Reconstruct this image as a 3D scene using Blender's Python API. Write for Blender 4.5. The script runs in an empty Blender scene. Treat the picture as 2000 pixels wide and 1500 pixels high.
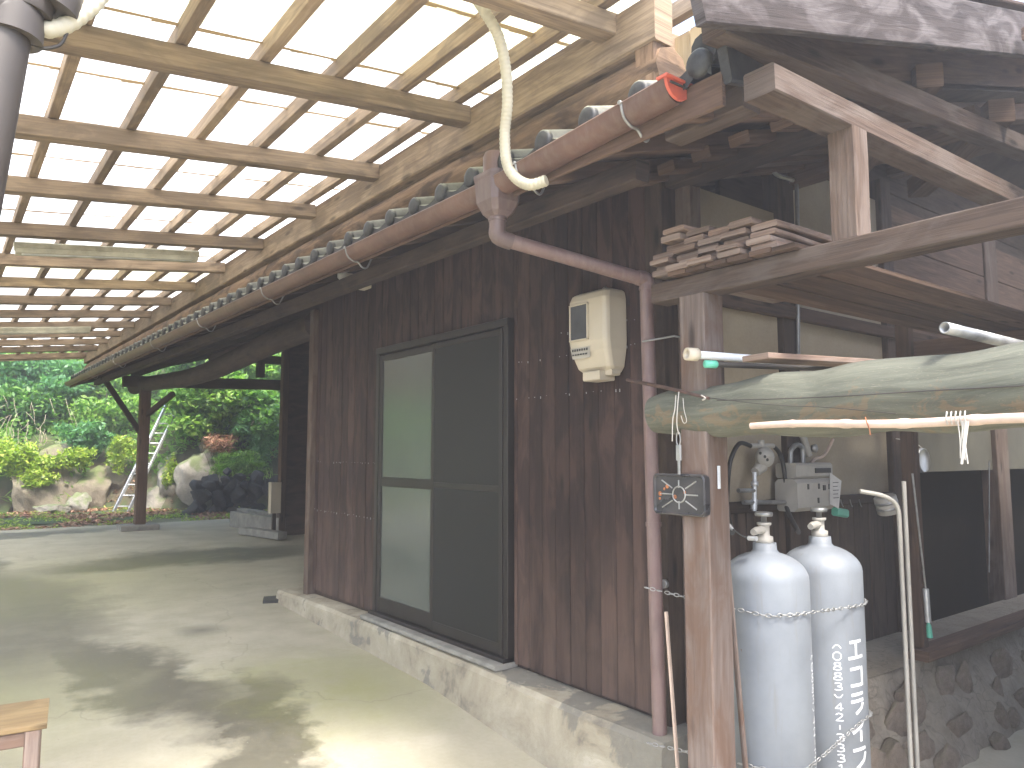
import bpy, math, random
import numpy as np
from mathutils import Vector, Matrix, noise as mn
random.seed(7); np.random.seed(7)
C = bpy.context.scene.collection
PI = math.pi
# ---------------------------------------------------------------- camera, world, sun
FPX = 1450.0
YAW = math.radians(37.44); PITCH = math.radians(5.32)
CAM = Vector((0, 0, 1.5))
cam = bpy.data.objects.new('camera', bpy.data.cameras.new('camera')); C.objects.link(cam)
cam.data.sensor_width = 36; cam.data.lens = FPX/2000*36; cam.data.clip_end = 600; cam.data.clip_start = .05
cam.location = CAM; cam.rotation_euler = (PI/2+PITCH, 0, -YAW)
bpy.context.scene.camera = cam
SUN_EL = math.radians(60); SUN_AZ = math.atan2(-.12, -.99)      # azimuth of the sun, clockwise from +Y
w = bpy.data.worlds.new('World'); bpy.context.scene.world = w; w.use_nodes = True
nt = w.node_tree; nt.nodes.clear()
sky = nt.nodes.new('ShaderNodeTexSky'); sky.sky_type = 'NISHITA'; sky.sun_disc = False
sky.sun_elevation = SUN_EL; sky.sun_rotation = SUN_AZ; sky.air_density = 1.0; sky.dust_density = 3.0; sky.ozone_density = 1.0
bg = nt.nodes.new('ShaderNodeBackground'); bg.inputs[1].default_value = .15
wo = nt.nodes.new('ShaderNodeOutputWorld'); nt.links.new(sky.outputs[0], bg.inputs[0]); nt.links.new(bg.outputs[0], wo.inputs[0])
sun = bpy.data.objects.new('sun', bpy.data.lights.new('sun', 'SUN')); C.objects.link(sun)
sun.data.energy = 1.5; sun.data.angle = math.radians(12); sun.data.color = (1, .96, .9)
sdir = Vector((math.sin(SUN_AZ)*math.cos(SUN_EL), math.cos(SUN_AZ)*math.cos(SUN_EL), math.sin(SUN_EL)))
sun.rotation_euler = sdir.to_track_quat('Z', 'Y').to_euler()
vs = bpy.context.scene.view_settings
vs.view_transform = 'Standard'; vs.look = 'None'; vs.exposure = 2.65; vs.gamma = 1; vs.use_curve_mapping = False

# ---------------------------------------------------------------- helpers
Fv = Vector((math.sin(YAW)*math.cos(PITCH), math.cos(YAW)*math.cos(PITCH), math.sin(PITCH)))
Rv = Vector((math.cos(YAW), -math.sin(YAW), 0)); Uv = Rv.cross(Fv)
def at(px, py, x=None, y=None, z=None):
    """the place in the world seen at a pixel of the photograph, on a known wall, floor or depth"""
    d = Fv + Rv*((px-1000)/FPX) - Uv*((py-750)/FPX)
    s = (x-CAM.x)/d.x if x is not None else (y-CAM.y)/d.y if y is not None else (z-CAM.z)/d.z
    return CAM + d*s
GY = [-200, -5, 1, 3.07, 4.3, 7.1, 14, 20, 200]; GZ = [-.5, -.45, -.25, -.12, 0, .075, .15, .2, .4]
def gz(y): return float(np.interp(y, GY, GZ))
WL = {}
def base_of(o): return WL.get(o.name, Vector((0, 0, 0)))
def thing(name, label, cat, loc=(0, 0, 0), group=None):
    o = bpy.data.objects.new(name, None); C.objects.link(o); o.location = loc; o.empty_display_size = .1
    o['label'] = label; o['category'] = cat
    if group: o['group'] = group
    WL[o.name] = Vector(loc); return o
def tag(o, label=None, cat=None, group=None, kind=None):
    if label: o['label'] = label
    if cat: o['category'] = cat
    if group: o['group'] = group
    if kind: o['kind'] = kind
    return o
def frame_of(d, up=(0, 0, 1)):
    d = Vector(d).normalized(); up = Vector(up)
    if abs(d.dot(up)) > .98: up = Vector((0, 1, 0)) if abs(d.y) < .9 else Vector((1, 0, 0))
    s = d.cross(up).normalized(); return d, s, s.cross(d).normalized()
class MB:
    def __init__(s): s.v = []; s.f = []; s.uv = []; s.sm = []
    def add(s, vs, fs, uvs=None, smooth=False):
        b = len(s.v); s.v += [tuple(p) for p in vs]
        for i, f in enumerate(fs):
            s.f.append([b+k for k in f]); s.sm.append(smooth)
            s.uv.append(uvs[i] if uvs else [(vs[k][0]+vs[k][1], vs[k][2]+vs[k][1]*.3) for k in f])
        return s
    def beam(s, p0, p1, wd, ht, up=(0, 0, 1), ch=.005, seg=1, wob=0, taper=1):
        p0 = Vector(p0); p1 = Vector(p1); L = (p1-p0).length; d, sd, u = frame_of(p1-p0, up)
        a, b = wd/2, ht/2; c = min(ch, a*.45, b*.45)
        pr = [(a-c, -b), (a, -b+c), (a, b-c), (a-c, b), (-a+c, b), (-a, b-c), (-a, -b+c), (-a+c, -b)]
        ru, rv = random.uniform(0, 50), random.uniform(0, 50)
        per = [0]
        for i in range(8):
            x0, y0 = pr[i]; x1, y1 = pr[(i+1) % 8]; per.append(per[-1]+math.hypot(x1-x0, y1-y0))
        vs, fs, uv = [], [], []
        for k in range(seg+1):
            t = k/seg; q = p0.lerp(p1, t); sc = 1+(taper-1)*t
            if wob: q = q + sd*random.uniform(-wob, wob) + u*random.uniform(-wob, wob)
            for x, y in pr: vs.append(q + sd*x*sc + u*y*sc)
        for k in range(seg):
            for i in range(8):
                j = (i+1) % 8; fs.append([k*8+i, k*8+j, k*8+8+j, k*8+8+i][::-1])
                u0, u1 = k/seg*L+ru, (k+1)/seg*L+ru
                uv.append([(u0, per[i]+rv), (u0, per[i+1]+rv), (u1, per[i+1]+rv), (u1, per[i]+rv)][::-1])
        fs.append(list(range(8))); uv.append([(ru+x*.15, rv+y*3) for x, y in pr])
        fs.append([seg*8+i for i in range(8)][::-1]); uv.append([(ru+x*.15, rv+y*3) for x, y in pr][::-1])
        return s.add(vs, fs, uv)
    def box(s, x0, x1, y0, y1, z0, z1, ch=.003, along=None):
        d = (x1-x0, y1-y0, z1-z0); a = along if along is not None else max(range(3), key=lambda i: d[i])
        m = ((x0+x1)/2, (y0+y1)/2, (z0+z1)/2); p0 = list(m); p1 = list(m); p0[a] -= d[a]/2; p1[a] += d[a]/2
        if a == 2: return s.beam(p0, p1, d[0], d[1], up=(0, 1, 0), ch=ch)
        return s.beam(p0, p1, d[1] if a == 0 else d[0], d[2], ch=ch)
    def tube(s, pts, r, n=12, cap=True, up=(0, 0, 1)):
        pts = [Vector(p) for p in pts]; m = len(pts); rr = r if isinstance(r, (list, tuple)) else [r]*m
        ds = [(pts[min(i+1, m-1)]-pts[max(i-1, 0)]).normalized() for i in range(m)]
        _, sd, u = frame_of(ds[0], up); vs, fs, uv = [], [], []; ln = 0; ls = []
        ru, rv = random.uniform(0, 50), random.uniform(0, 50)
        for i in range(m):
            if i: ln += (pts[i]-pts[i-1]).length
            ls.append(ln)
            sd = (sd-ds[i]*sd.dot(ds[i])).normalized(); u = sd.cross(ds[i]).normalized()
            for k in range(n):
                a = 2*PI*k/n; vs.append(pts[i]+sd*math.cos(a)*rr[i]+u*math.sin(a)*rr[i])
        for i in range(m-1):
            for k in range(n):
                j = (k+1) % n; fs.append([i*n+k, i*n+j, i*n+n+j, i*n+n+k][::-1])
                c = 2*PI*max(rr)/n
                uv.append([(ru+ls[i], rv+k*c), (ru+ls[i], rv+(k+1)*c), (ru+ls[i+1], rv+(k+1)*c), (ru+ls[i+1], rv+k*c)][::-1])
        s.add(vs, fs, uv, True)
        if cap:
            s.add([vs[k] for k in range(n)], [list(range(n))]); s.add([vs[(m-1)*n+k] for k in range(n)], [list(range(n))[::-1]])
        return s
    def lathe(s, c, prof, n=24, axis=(0, 0, 1)):
        d, sd, u = frame_of(axis); c = Vector(c); vs, fs = [], []
        for r, h in prof:
            for k in range(n):
                a = 2*PI*k/n; vs.append(c+d*h+sd*math.cos(a)*r+u*math.sin(a)*r)
        for i in range(len(prof)-1):
            for k in range(n):
                j = (k+1) % n; fs.append([i*n+k, i*n+j, i*n+n+j, i*n+n+k])
        fs.append(list(range(n))[::-1]); fs.append([(len(prof)-1)*n+k for k in range(n)])
        s.add(vs, fs, None, True); s.sm[-1] = s.sm[-2] = False
        return s
    def mesh(s, name, off=Vector((0, 0, 0))):
        me = bpy.data.meshes.new(name); me.from_pydata([(x-off.x, y-off.y, z-off.z) for x, y, z in s.v], [], s.f)
        uvl = me.uv_layers.new(name='UVMap'); fl = [c for f in s.uv for p in f for c in p]
        uvl.data.foreach_set('uv', fl); me.polygons.foreach_set('use_smooth', s.sm); me.update(); return me
    def build(s, name, mat, parent=None, smooth_angle=None):
        off = base_of(parent) if parent else Vector((0, 0, 0))
        me = s.mesh(name, off); me.materials.append(mat)
        o = bpy.data.objects.new(name, me); C.objects.link(o)
        if parent: o.parent = parent
        WL[o.name] = off; return o
def inst(name, me, loc, parent, rot=(0, 0, 0), scale=(1, 1, 1)):
    o = bpy.data.objects.new(name, me); C.objects.link(o); o.parent = parent
    o.location = Vector(loc)-base_of(parent); o.rotation_euler = rot; o.scale = scale; return o
def curve_pts(ps, n=8):
    """Catmull-Rom through points"""
    ps = [Vector(p) for p in ps]; out = []
    for i in range(len(ps)-1):
        a = ps[max(i-1, 0)]; b = ps[i]; c = ps[i+1]; d = ps[min(i+2, len(ps)-1)]
        for k in range(n):
            t = k/n; out.append(.5*((2*b)+(c-a)*t+(2*a-5*b+4*c-d)*t*t+(3*b-a-3*c+d)*t**3))
    out.append(ps[-1]); return out

# ---------------------------------------------------------------- materials
def newmat(name):
    m = bpy.data.materials.new(name); m.use_nodes = True; n = m.node_tree.nodes; return m, n, m.node_tree.links, n['Principled BSDF']
def N(n, t, **k):
    o = n.new(t)
    for a, b in k.items():
        if a.startswith('i_'): o.inputs[int(a[2:])].default_value = b
        else: setattr(o, a, b)
    return o
def ramp(n, stops):
    r = n.new('ShaderNodeValToRGB'); e = r.color_ramp.elements
    while len(e) < len(stops): e.new(.5)
    for i, (p, c) in enumerate(stops): e[i].position = p; e[i].color = (*c, 1) if len(c) == 3 else c
    return r
def noise(n, l, vec, scale, detail=5, rough=.55, dist=0):
    o = n.new('ShaderNodeTexNoise'); o.inputs['Scale'].default_value = scale; o.inputs['Detail'].default_value = detail
    o.inputs['Roughness'].default_value = rough; o.inputs['Distortion'].default_value = dist
    if vec is not None: l.new(vec, o.inputs['Vector'])
    return o.outputs['Fac']
def mix(n, l, fac, a, b, mode='MIX'):
    m = n.new('ShaderNodeMix'); m.data_type = 'RGBA'; m.blend_type = mode
    for k, v in ((0, fac), (6, a), (7, b)):
        if hasattr(v, 'is_output'): l.new(v, m.inputs[k])
        elif v is not None: m.inputs[k].default_value = v if k == 0 else (*v, 1) if len(v) == 3 else v
    return m.outputs[2]
def mth(n, l, op, a, b=None, c=None, clamp=False):
    m = n.new('ShaderNodeMath'); m.operation = op; m.use_clamp = clamp
    for k, v in enumerate((a, b, c)):
        if v is None: continue
        if hasattr(v, 'is_output'): l.new(v, m.inputs[k])
        else: m.inputs[k].default_value = v
    return m.outputs[0]
def bump(n, l, bs, h, st=.3, dist=.01):
    b = n.new('ShaderNodeBump'); b.inputs['Strength'].default_value = st; b.inputs['Distance'].default_value = dist
    l.new(h, b.inputs['Height']); l.new(b.outputs[0], bs.inputs['Normal'])
def wood(name, dark, light, blotch=None, bl=.5, rough=.75, gr=28, bst=.5, knots=True, glare_wear=False):
    m, n, l, bs = newmat(name)
    uv = n.new('ShaderNodeUVMap').outputs[0]
    mp = N(n, 'ShaderNodeMapping'); mp.inputs['Scale'].default_value = (1.3, gr, 1); l.new(uv, mp.inputs[0])
    oi = n.new('ShaderNodeObjectInfo')
    g = noise(n, l, mp.outputs[0], 2.2, 7, .6, .6)
    mp2 = N(n, 'ShaderNodeMapping'); mp2.inputs['Scale'].default_value = (.9, 7, 1); l.new(uv, mp2.inputs[0])
    g2 = noise(n, l, mp2.outputs[0], 1.6, 4, .6, .4)
    f = mth(n, l, 'ADD', mth(n, l, 'MULTIPLY', g, .75), mth(n, l, 'MULTIPLY', g2, .45))
    r = ramp(n, [(.38, dark), (.78, light)]); l.new(f, r.inputs[0]); col = r.outputs[0]
    if blotch:
        mp3 = N(n, 'ShaderNodeMapping'); mp3.inputs['Scale'].default_value = (1.2, 3.5, 1); l.new(uv, mp3.inputs[0])
        b = noise(n, l, mp3.outputs[0], 2.3, 5, .6, .8)
        rb = ramp(n, [(.45, (0, 0, 0)), (.60, (bl, bl, bl))]); l.new(b, rb.inputs[0])
        col = mix(n, l, rb.outputs[0], col, blotch)
    if knots:
        mp4 = N(n, 'ShaderNodeMapping'); mp4.inputs['Scale'].default_value = (2.4, 9, 1); l.new(uv, mp4.inputs[0])
        vo = N(n, 'ShaderNodeTexVoronoi'); vo.inputs['Scale'].default_value = 1.0; l.new(mp4.outputs[0], vo.inputs[0])
        rk = ramp(n, [(.07, (.85, .85, .85)), (.19, (0, 0, 0))]); l.new(vo.outputs['Distance'], rk.inputs[0])
        col = mix(n, l, rk.outputs[0], col, tuple(c*.4 for c in dark))
    if glare_wear:
        tc = n.new('ShaderNodeTexCoord').outputs['Object']; sz = n.new('ShaderNodeSeparateXYZ'); l.new(tc, sz.inputs[0])
        q = mth(n, l, 'MULTIPLY_ADD', sz.outputs[2], -.9, 1.05, True); q = mth(n, l, 'MULTIPLY', q, mth(n, l, 'MULTIPLY_ADD', g2, 2.2, -.55, True)); col = mix(n, l, mth(n, l, 'MULTIPLY', q, .75), col, (.155, .105, .082))  # boards paler towards the base, glare put into the colour
        sc_ = ramp(n, [(.62, (0, 0, 0)), (.68, (.5, .5, .5))]); l.new(g, sc_.inputs[0]); col = mix(n, l, mth(n, l, 'MULTIPLY', sc_.outputs[0], .5), col, (.16, .11, .085))
    v = mth(n, l, 'MULTIPLY_ADD', oi.outputs['Random'], .55, .72)
    hs = N(n, 'ShaderNodeHueSaturation'); l.new(col, hs.inputs['Color']); l.new(v, hs.inputs['Value'])
    l.new(hs.outputs[0], bs.inputs['Base Color']); bs.inputs['Roughness'].default_value = rough
    bs.inputs['Specular IOR Level'].default_value = .22; bump(n, l, bs, g, bst, .004); return m
def plain(name, col, rough=.5, metal=0, var=.25, sc=6, bst=0, col2=None, spec=None):
    m, n, l, bs = newmat(name)
    tc = n.new('ShaderNodeTexCoord').outputs['Object']
    f = noise(n, l, tc, sc, 6, .6)
    r = ramp(n, [(.35, tuple(c*(1-var) for c in col)), (.65, col2 or tuple(min(1, c*(1+var*.5)) for c in col))]); l.new(f, r.inputs[0])
    l.new(r.outputs[0], bs.inputs['Base Color']); bs.inputs['Metallic'].default_value = metal
    rr = mth(n, l, 'MULTIPLY_ADD', f, .3, rough-.15); l.new(rr, bs.inputs['Roughness'])
    if bst: bump(n, l, bs, noise(n, l, tc, sc*6, 6), bst, .004)
    return m
M = {}
M['pergola'] = wood('pergola_timber', (.16, .112, .070), (.38, .285, .19), (.13, .095, .064), .6)
M['pergola_old'] = wood('rough_old_timber', (.13, .075, .042), (.33, .22, .135), (.06, .038, .024), .8, gr=18, bst=.9)
M['siding'] = wood('stained_siding', (.016, .010, .010), (.042, .025, .021), (.085, .050, .040), .6, .7, 34, .35, glare_wear=True)
M['dark'] = wood('dark_timber', (.018, .012, .010), (.065, .045, .034), (.10, .07, .05), .4, .8, 22)
M['frame'] = wood('weathered_brown_timber', (.042, .028, .021), (.122, .084, .062), (.16, .13, .11), .5, .85, 40, .8)
M['frame_pale'] = wood('weathered_pale_timber', (.13, .095, .08), (.27, .215, .185), (.15, .085, .055), .65, .9, 26, .6)
M['barge'] = wood('grey_weathered_board', (.03, .022, .02), (.085, .068, .062), (.21, .185, .18), .6, .9, 30, .8)
M['roofwood'] = wood('roof_timber', (.040, .025, .018), (.15, .094, .064), (.08, .05, .036), .5, .85, 22, .5)
M['lumber'] = wood('rough_lumber', (.08, .05, .036), (.26, .18, .135), (.29, .235, .20), .6, .9, 30, .9)
M['pale_board'] = wood('new_pale_board', (.50, .38, .22), (.70, .58, .38), None, rough=.8, gr=20)
M['bench'] = wood('worn_plywood', (.24, .16, .075), (.40, .29, .15), (.18, .12, .06), .4, .6, 14)
M['door'] = plain('bronze_sash', (.022, .018, .016), .4, .3, .2)
M['gutter'] = plain('russet_pvc', (.17, .060, .045), .38, 0, .25, 5, col2=(.22, .085, .065))
def mat_pvc(name, c, dust):
    m, n, l, bs = newmat(name); tc = n.new('ShaderNodeTexCoord').outputs['Object']; uv = n.new('ShaderNodeTexCoord').outputs['Object']
    f = noise(n, l, tc, 4, 7, .65); mp = N(n, 'ShaderNodeMapping'); mp.inputs['Scale'].default_value = (9, 9, 1.5); l.new(tc, mp.inputs[0]); st = noise(n, l, mp.outputs[0], 3, 6, .65)
    r = ramp(n, [(.3, tuple(k*.75 for k in c)), (.7, tuple(k*1.2 for k in c))]); l.new(f, r.inputs[0]); rd = ramp(n, [(.45, (0, 0, 0)), (.75, (.55, .55, .55))]); l.new(st, rd.inputs[0])
    l.new(mix(n, l, rd.outputs[0], r.outputs[0], dust), bs.inputs['Base Color']); l.new(mth(n, l, 'MULTIPLY_ADD', st, .5, .22), bs.inputs['Roughness']); return m
M['gutter'] = mat_pvc('russet_pvc', (.125, .066, .048), (.20, .15, .12))
M['cap'] = plain('orange_pvc', (.62, .13, .08), .35)
M['pipe'] = mat_pvc('brown_pvc', (.12, .080, .074), (.22, .18, .155))
M['pipe_pink'] = mat_pvc('faded_brown_pvc', (.18, .115, .107), (.27, .215, .19))
M['hose'] = plain('cream_hose', (.50, .46, .35), .55, 0, .12)
M['cream'] = plain('cream_plastic', (.50, .44, .34), .42, 0, .1, 3)
M['lampbody'] = plain('stained_cream_metal', (.42, .38, .25), .5, 0, .35, 7, col2=(.5, .47, .34))
M['cyl'] = plain('grey_cylinder_paint', (.26, .29, .335), .42, 0, .07, 5, .05)
def mat_cyl():
    m, n, l, bs = newmat('grey_cylinder_paint'); tc = n.new('ShaderNodeTexCoord').outputs['Object']
    f = noise(n, l, tc, 3, 7, .65); g = noise(n, l, tc, 30, 6, .7); mp = N(n, 'ShaderNodeMapping'); mp.inputs['Scale'].default_value = (14, 14, 1.1); l.new(tc, mp.inputs[0]); st = noise(n, l, mp.outputs[0], 2, 5, .6)
    r = ramp(n, [(.35, (.165, .18, .20)), (.65, (.215, .235, .26))]); l.new(f, r.inputs[0]); col = r.outputs[0]
    rs = ramp(n, [(.60, (0, 0, 0)), (.72, (.35, .35, .35))]); l.new(st, rs.inputs[0]); col = mix(n, l, rs.outputs[0], col, (.17, .15, .12))
    rc = ramp(n, [(.70, (0, 0, 0)), (.73, (1, 1, 1))]); l.new(g, rc.inputs[0]); col = mix(n, l, rc.outputs[0], col, (.14, .07, .04))
    l.new(col, bs.inputs['Base Color']); l.new(mth(n, l, 'MULTIPLY_ADD', f, .35, .35), bs.inputs['Roughness']); bump(n, l, bs, g, .05, .002); return m
M['cyl'] = mat_cyl()
M['white'] = plain('white_paint', (.78, .8, .82), .6)
M['galv'] = plain('galvanised_steel', (.35, .35, .34), .45, .7, .3, 12)
M['alu'] = plain('aluminium', (.62, .63, .64), .4, .6, .2, 8)
M['black_rubber'] = plain('black_rubber', (.02, .02, .02), .5)
M['enamel'] = plain('black_enamel', (.03, .032, .038), .3, 0, .4, 8, .1, col2=(.05, .045, .045))
M['rust'] = plain('rust', (.35, .13, .05), .85, 0, .4, 20)
M['gauge'] = plain('gas_equipment_cream', (.36, .34, .30), .5, 0, .15)
M['dkglass'] = plain('dark_window', (.05, .055, .06), .18)
M['green'] = plain('teal_plastic', (.10, .42, .30), .4)
M['bamboo'] = plain('dry_bamboo', (.55, .42, .34), .5, 0, .2, 9)
M['paper'] = plain('paper_tag', (.6, .58, .55), .8)
M['ink'] = plain('ink', (.05, .05, .05), .7)
M['cord'] = plain('cord', (.5, .47, .42), .9)
M['rod'] = plain('brown_rod', (.09, .05, .038), .8, 0, .4, 20)
M['wire'] = plain('dark_wire', (.05, .045, .04), .6, .3)
M['mortar'] = plain('concrete_block', (.26, .25, .22), .9, 0, .35, 7, .5)
M['gloom'] = plain('painted_gloom', (.008, .007, .006), .98)
M['gloom'].node_tree.nodes['Principled BSDF'].inputs['Specular IOR Level'].default_value = 0
M['pipe_dark'] = plain('old_brown_pvc', (.058, .048, .040), .5, 0, .2, 4)
M['bulb'] = plain('clear_bulb', (.75, .75, .72), .12)
M['trunk'] = plain('bark', (.09, .065, .045), .95, 0, .4, 12, .6)
M['dry'] = plain('dry_stalk', (.48, .40, .28), .9, 0, .3, 12)

def mat_tile():
    m, n, l, bs = newmat('smoked_roof_tile'); tc = n.new('ShaderNodeTexCoord').outputs['Object']; oi = n.new('ShaderNodeObjectInfo')
    ad = n.new('ShaderNodeVectorMath'); ad.operation = 'ADD'; l.new(tc, ad.inputs[0]); l.new(oi.outputs['Random'], ad.inputs[1])
    f = noise(n, l, ad.outputs[0], 14, 8, .7)
    ge = n.new('ShaderNodeNewGeometry'); sx = n.new('ShaderNodeSeparateXYZ'); l.new(ge.outputs['Normal'], sx.inputs[0])
    dust = mth(n, l, 'MULTIPLY', mth(n, l, 'MULTIPLY_ADD', sx.outputs[2], 1.6, -.5, True), mth(n, l, 'MULTIPLY_ADD', f, 1.5, -.1, True))
    r = ramp(n, [(.35, (.018, .018, .019)), (.7, (.07, .07, .066))]); l.new(f, r.inputs[0])
    l.new(mix(n, l, dust, r.outputs[0], (.36, .36, .27)), bs.inputs['Base Color'])
    l.new(mth(n, l, 'MULTIPLY_ADD', f, .5, .3), bs.inputs['Roughness']); bs.inputs['Specular IOR Level'].default_value = .35; bump(n, l, bs, f, .25, .005); return m
M['tile'] = mat_tile()
def mat_plaster():
    m, n, l, bs = newmat('earth_plaster'); tc = n.new('ShaderNodeTexCoord').outputs['Object']
    f = noise(n, l, tc, 1.6, 7, .6); g = noise(n, l, tc, 60, 5)
    r = ramp(n, [(.3, (.27, .22, .155)), (.7, (.40, .34, .245))]); l.new(f, r.inputs[0])
    l.new(mix(n, l, .25, r.outputs[0], g if False else mix(n, l, g, (.12, .10, .07), (.42, .35, .26))), bs.inputs['Base Color']); bs.inputs['Roughness'].default_value = .95
    bump(n, l, bs, g, .3, .003); return m
M['plaster'] = mat_plaster()
M['plaster_dim'] = plain('dimmed_olive_plaster', (.085, .08, .058), .95, 0, .3, 2, .4)  # olive plaster darkened, the panel's shade put into its colour
def mat_log():
    m, n, l, bs = newmat('peeled_mossy_log'); uv = n.new('ShaderNodeUVMap').outputs[0]; tc = n.new('ShaderNodeTexCoord').outputs['Object']
    mp = N(n, 'ShaderNodeMapping'); mp.inputs['Scale'].default_value = (1, 9, 1); l.new(uv, mp.inputs[0])
    g = noise(n, l, mp.outputs[0], 3, 7, .6, .5); r = ramp(n, [(.3, (.065, .068, .05)), (.7, (.135, .14, .105))]); l.new(g, r.inputs[0])
    mp2 = N(n, 'ShaderNodeMapping'); mp2.inputs['Scale'].default_value = (1, 2.2, 4); l.new(tc, mp2.inputs[0])
    b = noise(n, l, mp2.outputs[0], 4, 8, .65, 1.0); sx = n.new('ShaderNodeSeparateXYZ'); l.new(tc, sx.inputs[0])
    low = mth(n, l, 'SUBTRACT', .14, mth(n, l, 'ABSOLUTE', mth(n, l, 'SUBTRACT', sx.outputs[2], 1.635)))
    k = mth(n, l, 'MULTIPLY_ADD', low, 1.5, b); rb = ramp(n, [(.70, (0, 0, 0)), (.75, (.6, .6, .6))]); l.new(k, rb.inputs[0])
    col = mix(n, l, rb.outputs[0], r.outputs[0], mix(n, l, g, (.13, .08, .045), (.23, .17, .10)))
    cr = noise(n, l, mp.outputs[0], 5, 3, .5, 2.5); rc = ramp(n, [(.485, (0, 0, 0)), (.5, (.5, .5, .5)), (.515, (0, 0, 0))]); l.new(cr, rc.inputs[0])
    col = mix(n, l, rc.outputs[0], col, (.21, .195, .145))
    l.new(col, bs.inputs['Base Color']); bs.inputs['Roughness'].default_value = .85; bump(n, l, bs, g, .5, .008); return m
M['log'] = mat_log()
def mat_floor():
    m, n, l, bs = newmat('stained_concrete'); tc = n.new('ShaderNodeTexCoord').outputs['Object']
    big = noise(n, l, tc, .55, 6, .6, .4); mid = noise(n, l, tc, 2.4, 7, .62); fine = noise(n, l, tc, 38, 6, .7)
    sx = n.new('ShaderNodeSeparateXYZ'); l.new(tc, sx.inputs[0])
    X = mth(n, l, 'ADD', sx.outputs[0], mth(n, l, 'MULTIPLY_ADD', mid, .9, -.45)); Y = mth(n, l, 'ADD', sx.outputs[1], mth(n, l, 'ADD', mth(n, l, 'MULTIPLY_ADD', big, 2.4, -1.2), mth(n, l, 'MULTIPLY_ADD', noise(n, l, tc, 7, 5, .6), .5, -.25)))
    r = ramp(n, [(.3, (.33, .305, .21)), (.7, (.48, .445, .34))]); l.new(mid, r.inputs[0]); col = r.outputs[0]
    col = mix(n, l, .22, col, mix(n, l, fine, (.10, .09, .07), (.48, .45, .38)))
    def blob(cx, cy, rx, ry, ang, soft=1.0):
        c, s_ = math.cos(ang), math.sin(ang)
        dx = mth(n, l, 'SUBTRACT', X, cx); dy = mth(n, l, 'SUBTRACT', Y, cy)
        a = mth(n, l, 'DIVIDE', mth(n, l, 'ADD', mth(n, l, 'MULTIPLY', dx, c), mth(n, l, 'MULTIPLY', dy, s_)), rx)
        b = mth(n, l, 'DIVIDE', mth(n, l, 'SUBTRACT', mth(n, l, 'MULTIPLY', dy, c), mth(n, l, 'MULTIPLY', dx, s_)), ry)
        d = mth(n, l, 'SQRT', mth(n, l, 'ADD', mth(n, l, 'MULTIPLY', a, a), mth(n, l, 'MULTIPLY', b, b)))
        return mth(n, l, 'MULTIPLY_ADD', d, -1/soft, 1/soft+.0, True)
    def mx(a, b): return mth(n, l, 'MAXIMUM', a, b)
    # damp dark band crossing the slab and running to the foreground
    damp = blob(.45, 8.2, 1.05, 3.2, 0, .9)
    damp = mx(damp, blob(1.05, 5.6, .42, 2.1, .25, .9)); damp = mx(damp, blob(1.48, 4.1, .30, 1.1, -.3, .9)); damp = mx(damp, mth(n, l, 'MULTIPLY', blob(2.6, 10.6, 2.4, .8, 0, .7), .7))
    damp = mx(damp, mth(n, l, 'MULTIPLY', blob(0, 14.9, 3.5, .6, 0, .6), .8)); damp = mx(damp, blob(.3, 11.5, .5, 1.0, 0, .6))
    damp = mth(n, l, 'MULTIPLY', damp, 2.0, None, True)
    damp = mth(n, l, 'MULTIPLY', damp, mth(n, l, 'MULTIPLY_ADD', mid, 1.5, .22, True))
    col = mix(n, l, mth(n, l, 'MULTIPLY', damp, .88), col, (.085, .078, .052))
    sp = n.new('ShaderNodeVectorMath'); sp.operation = 'DISTANCE'; l.new(tc, sp.inputs[0]); sp.inputs[1].default_value = (1.77, 6.48, .06)
    spot = mth(n, l, 'MULTIPLY_ADD', sp.outputs['Value'], -4.2, 1, True)
    col = mix(n, l, mth(n, l, 'MULTIPLY', spot, .7), col, (.07, .07, .055))
    moss = blob(2.15, 4.75, .85, 1.1, -.2, 1); moss = mx(moss, mth(n, l, 'MULTIPLY', blob(1.4, 9.5, 2.0, 2.6, 0, 1), .6))
    moss = mx(moss, mth(n, l, 'MULTIPLY', blob(.2, 5.4, 1.1, 1.3, 0, 1), .7))
    moss = mth(n, l, 'MULTIPLY', moss, mth(n, l, 'MULTIPLY_ADD', mid, 2.0, -.25, True))
    col = mix(n, l, mth(n, l, 'MULTIPLY', moss, .9), col, (.235, .24, .075))
    cr = N(n, 'ShaderNodeTexVoronoi', feature='DISTANCE_TO_EDGE'); cr.inputs['Scale'].default_value = .33
    wv = n.new('ShaderNodeVectorMath'); wv.operation = 'ADD'; l.new(tc, wv.inputs[0]); wn = n.new('ShaderNodeTexNoise'); wn.inputs['Scale'].default_value = 1.7; wn.inputs['Detail'].default_value = 6; l.new(tc, wn.inputs['Vector']); l.new(wn.outputs['Color'], wv.inputs[1])
    l.new(wv.outputs[0], cr.inputs[0]); ck = ramp(n, [(0, (.22, .22, .22)), (.004, (0, 0, 0))]); l.new(cr.outputs[0], ck.inputs[0]); col = mix(n, l, ck.outputs[0], col, (.07, .065, .05))
    gr = N(n, 'ShaderNodeTexVoronoi'); gr.inputs['Scale'].default_value = 16; l.new(tc, gr.inputs[0]); gk = ramp(n, [(.035, (.8, .8, .8)), (.06, (0, 0, 0))]); l.new(gr.outputs['Distance'], gk.inputs[0])
    col = mix(n, l, gk.outputs[0], col, mix(n, l, gr.outputs['Color'], (.10, .08, .05), (.55, .52, .44)))
    l.new(col, bs.inputs['Base Color']); l.new(mth(n, l, 'MULTIPLY_ADD', damp, -.25, .86), bs.inputs['Roughness'])
    bump(n, l, bs, mth(n, l, 'ADD', fine, mid), .28, .006); return m
M['floor'] = mat_floor()
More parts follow.
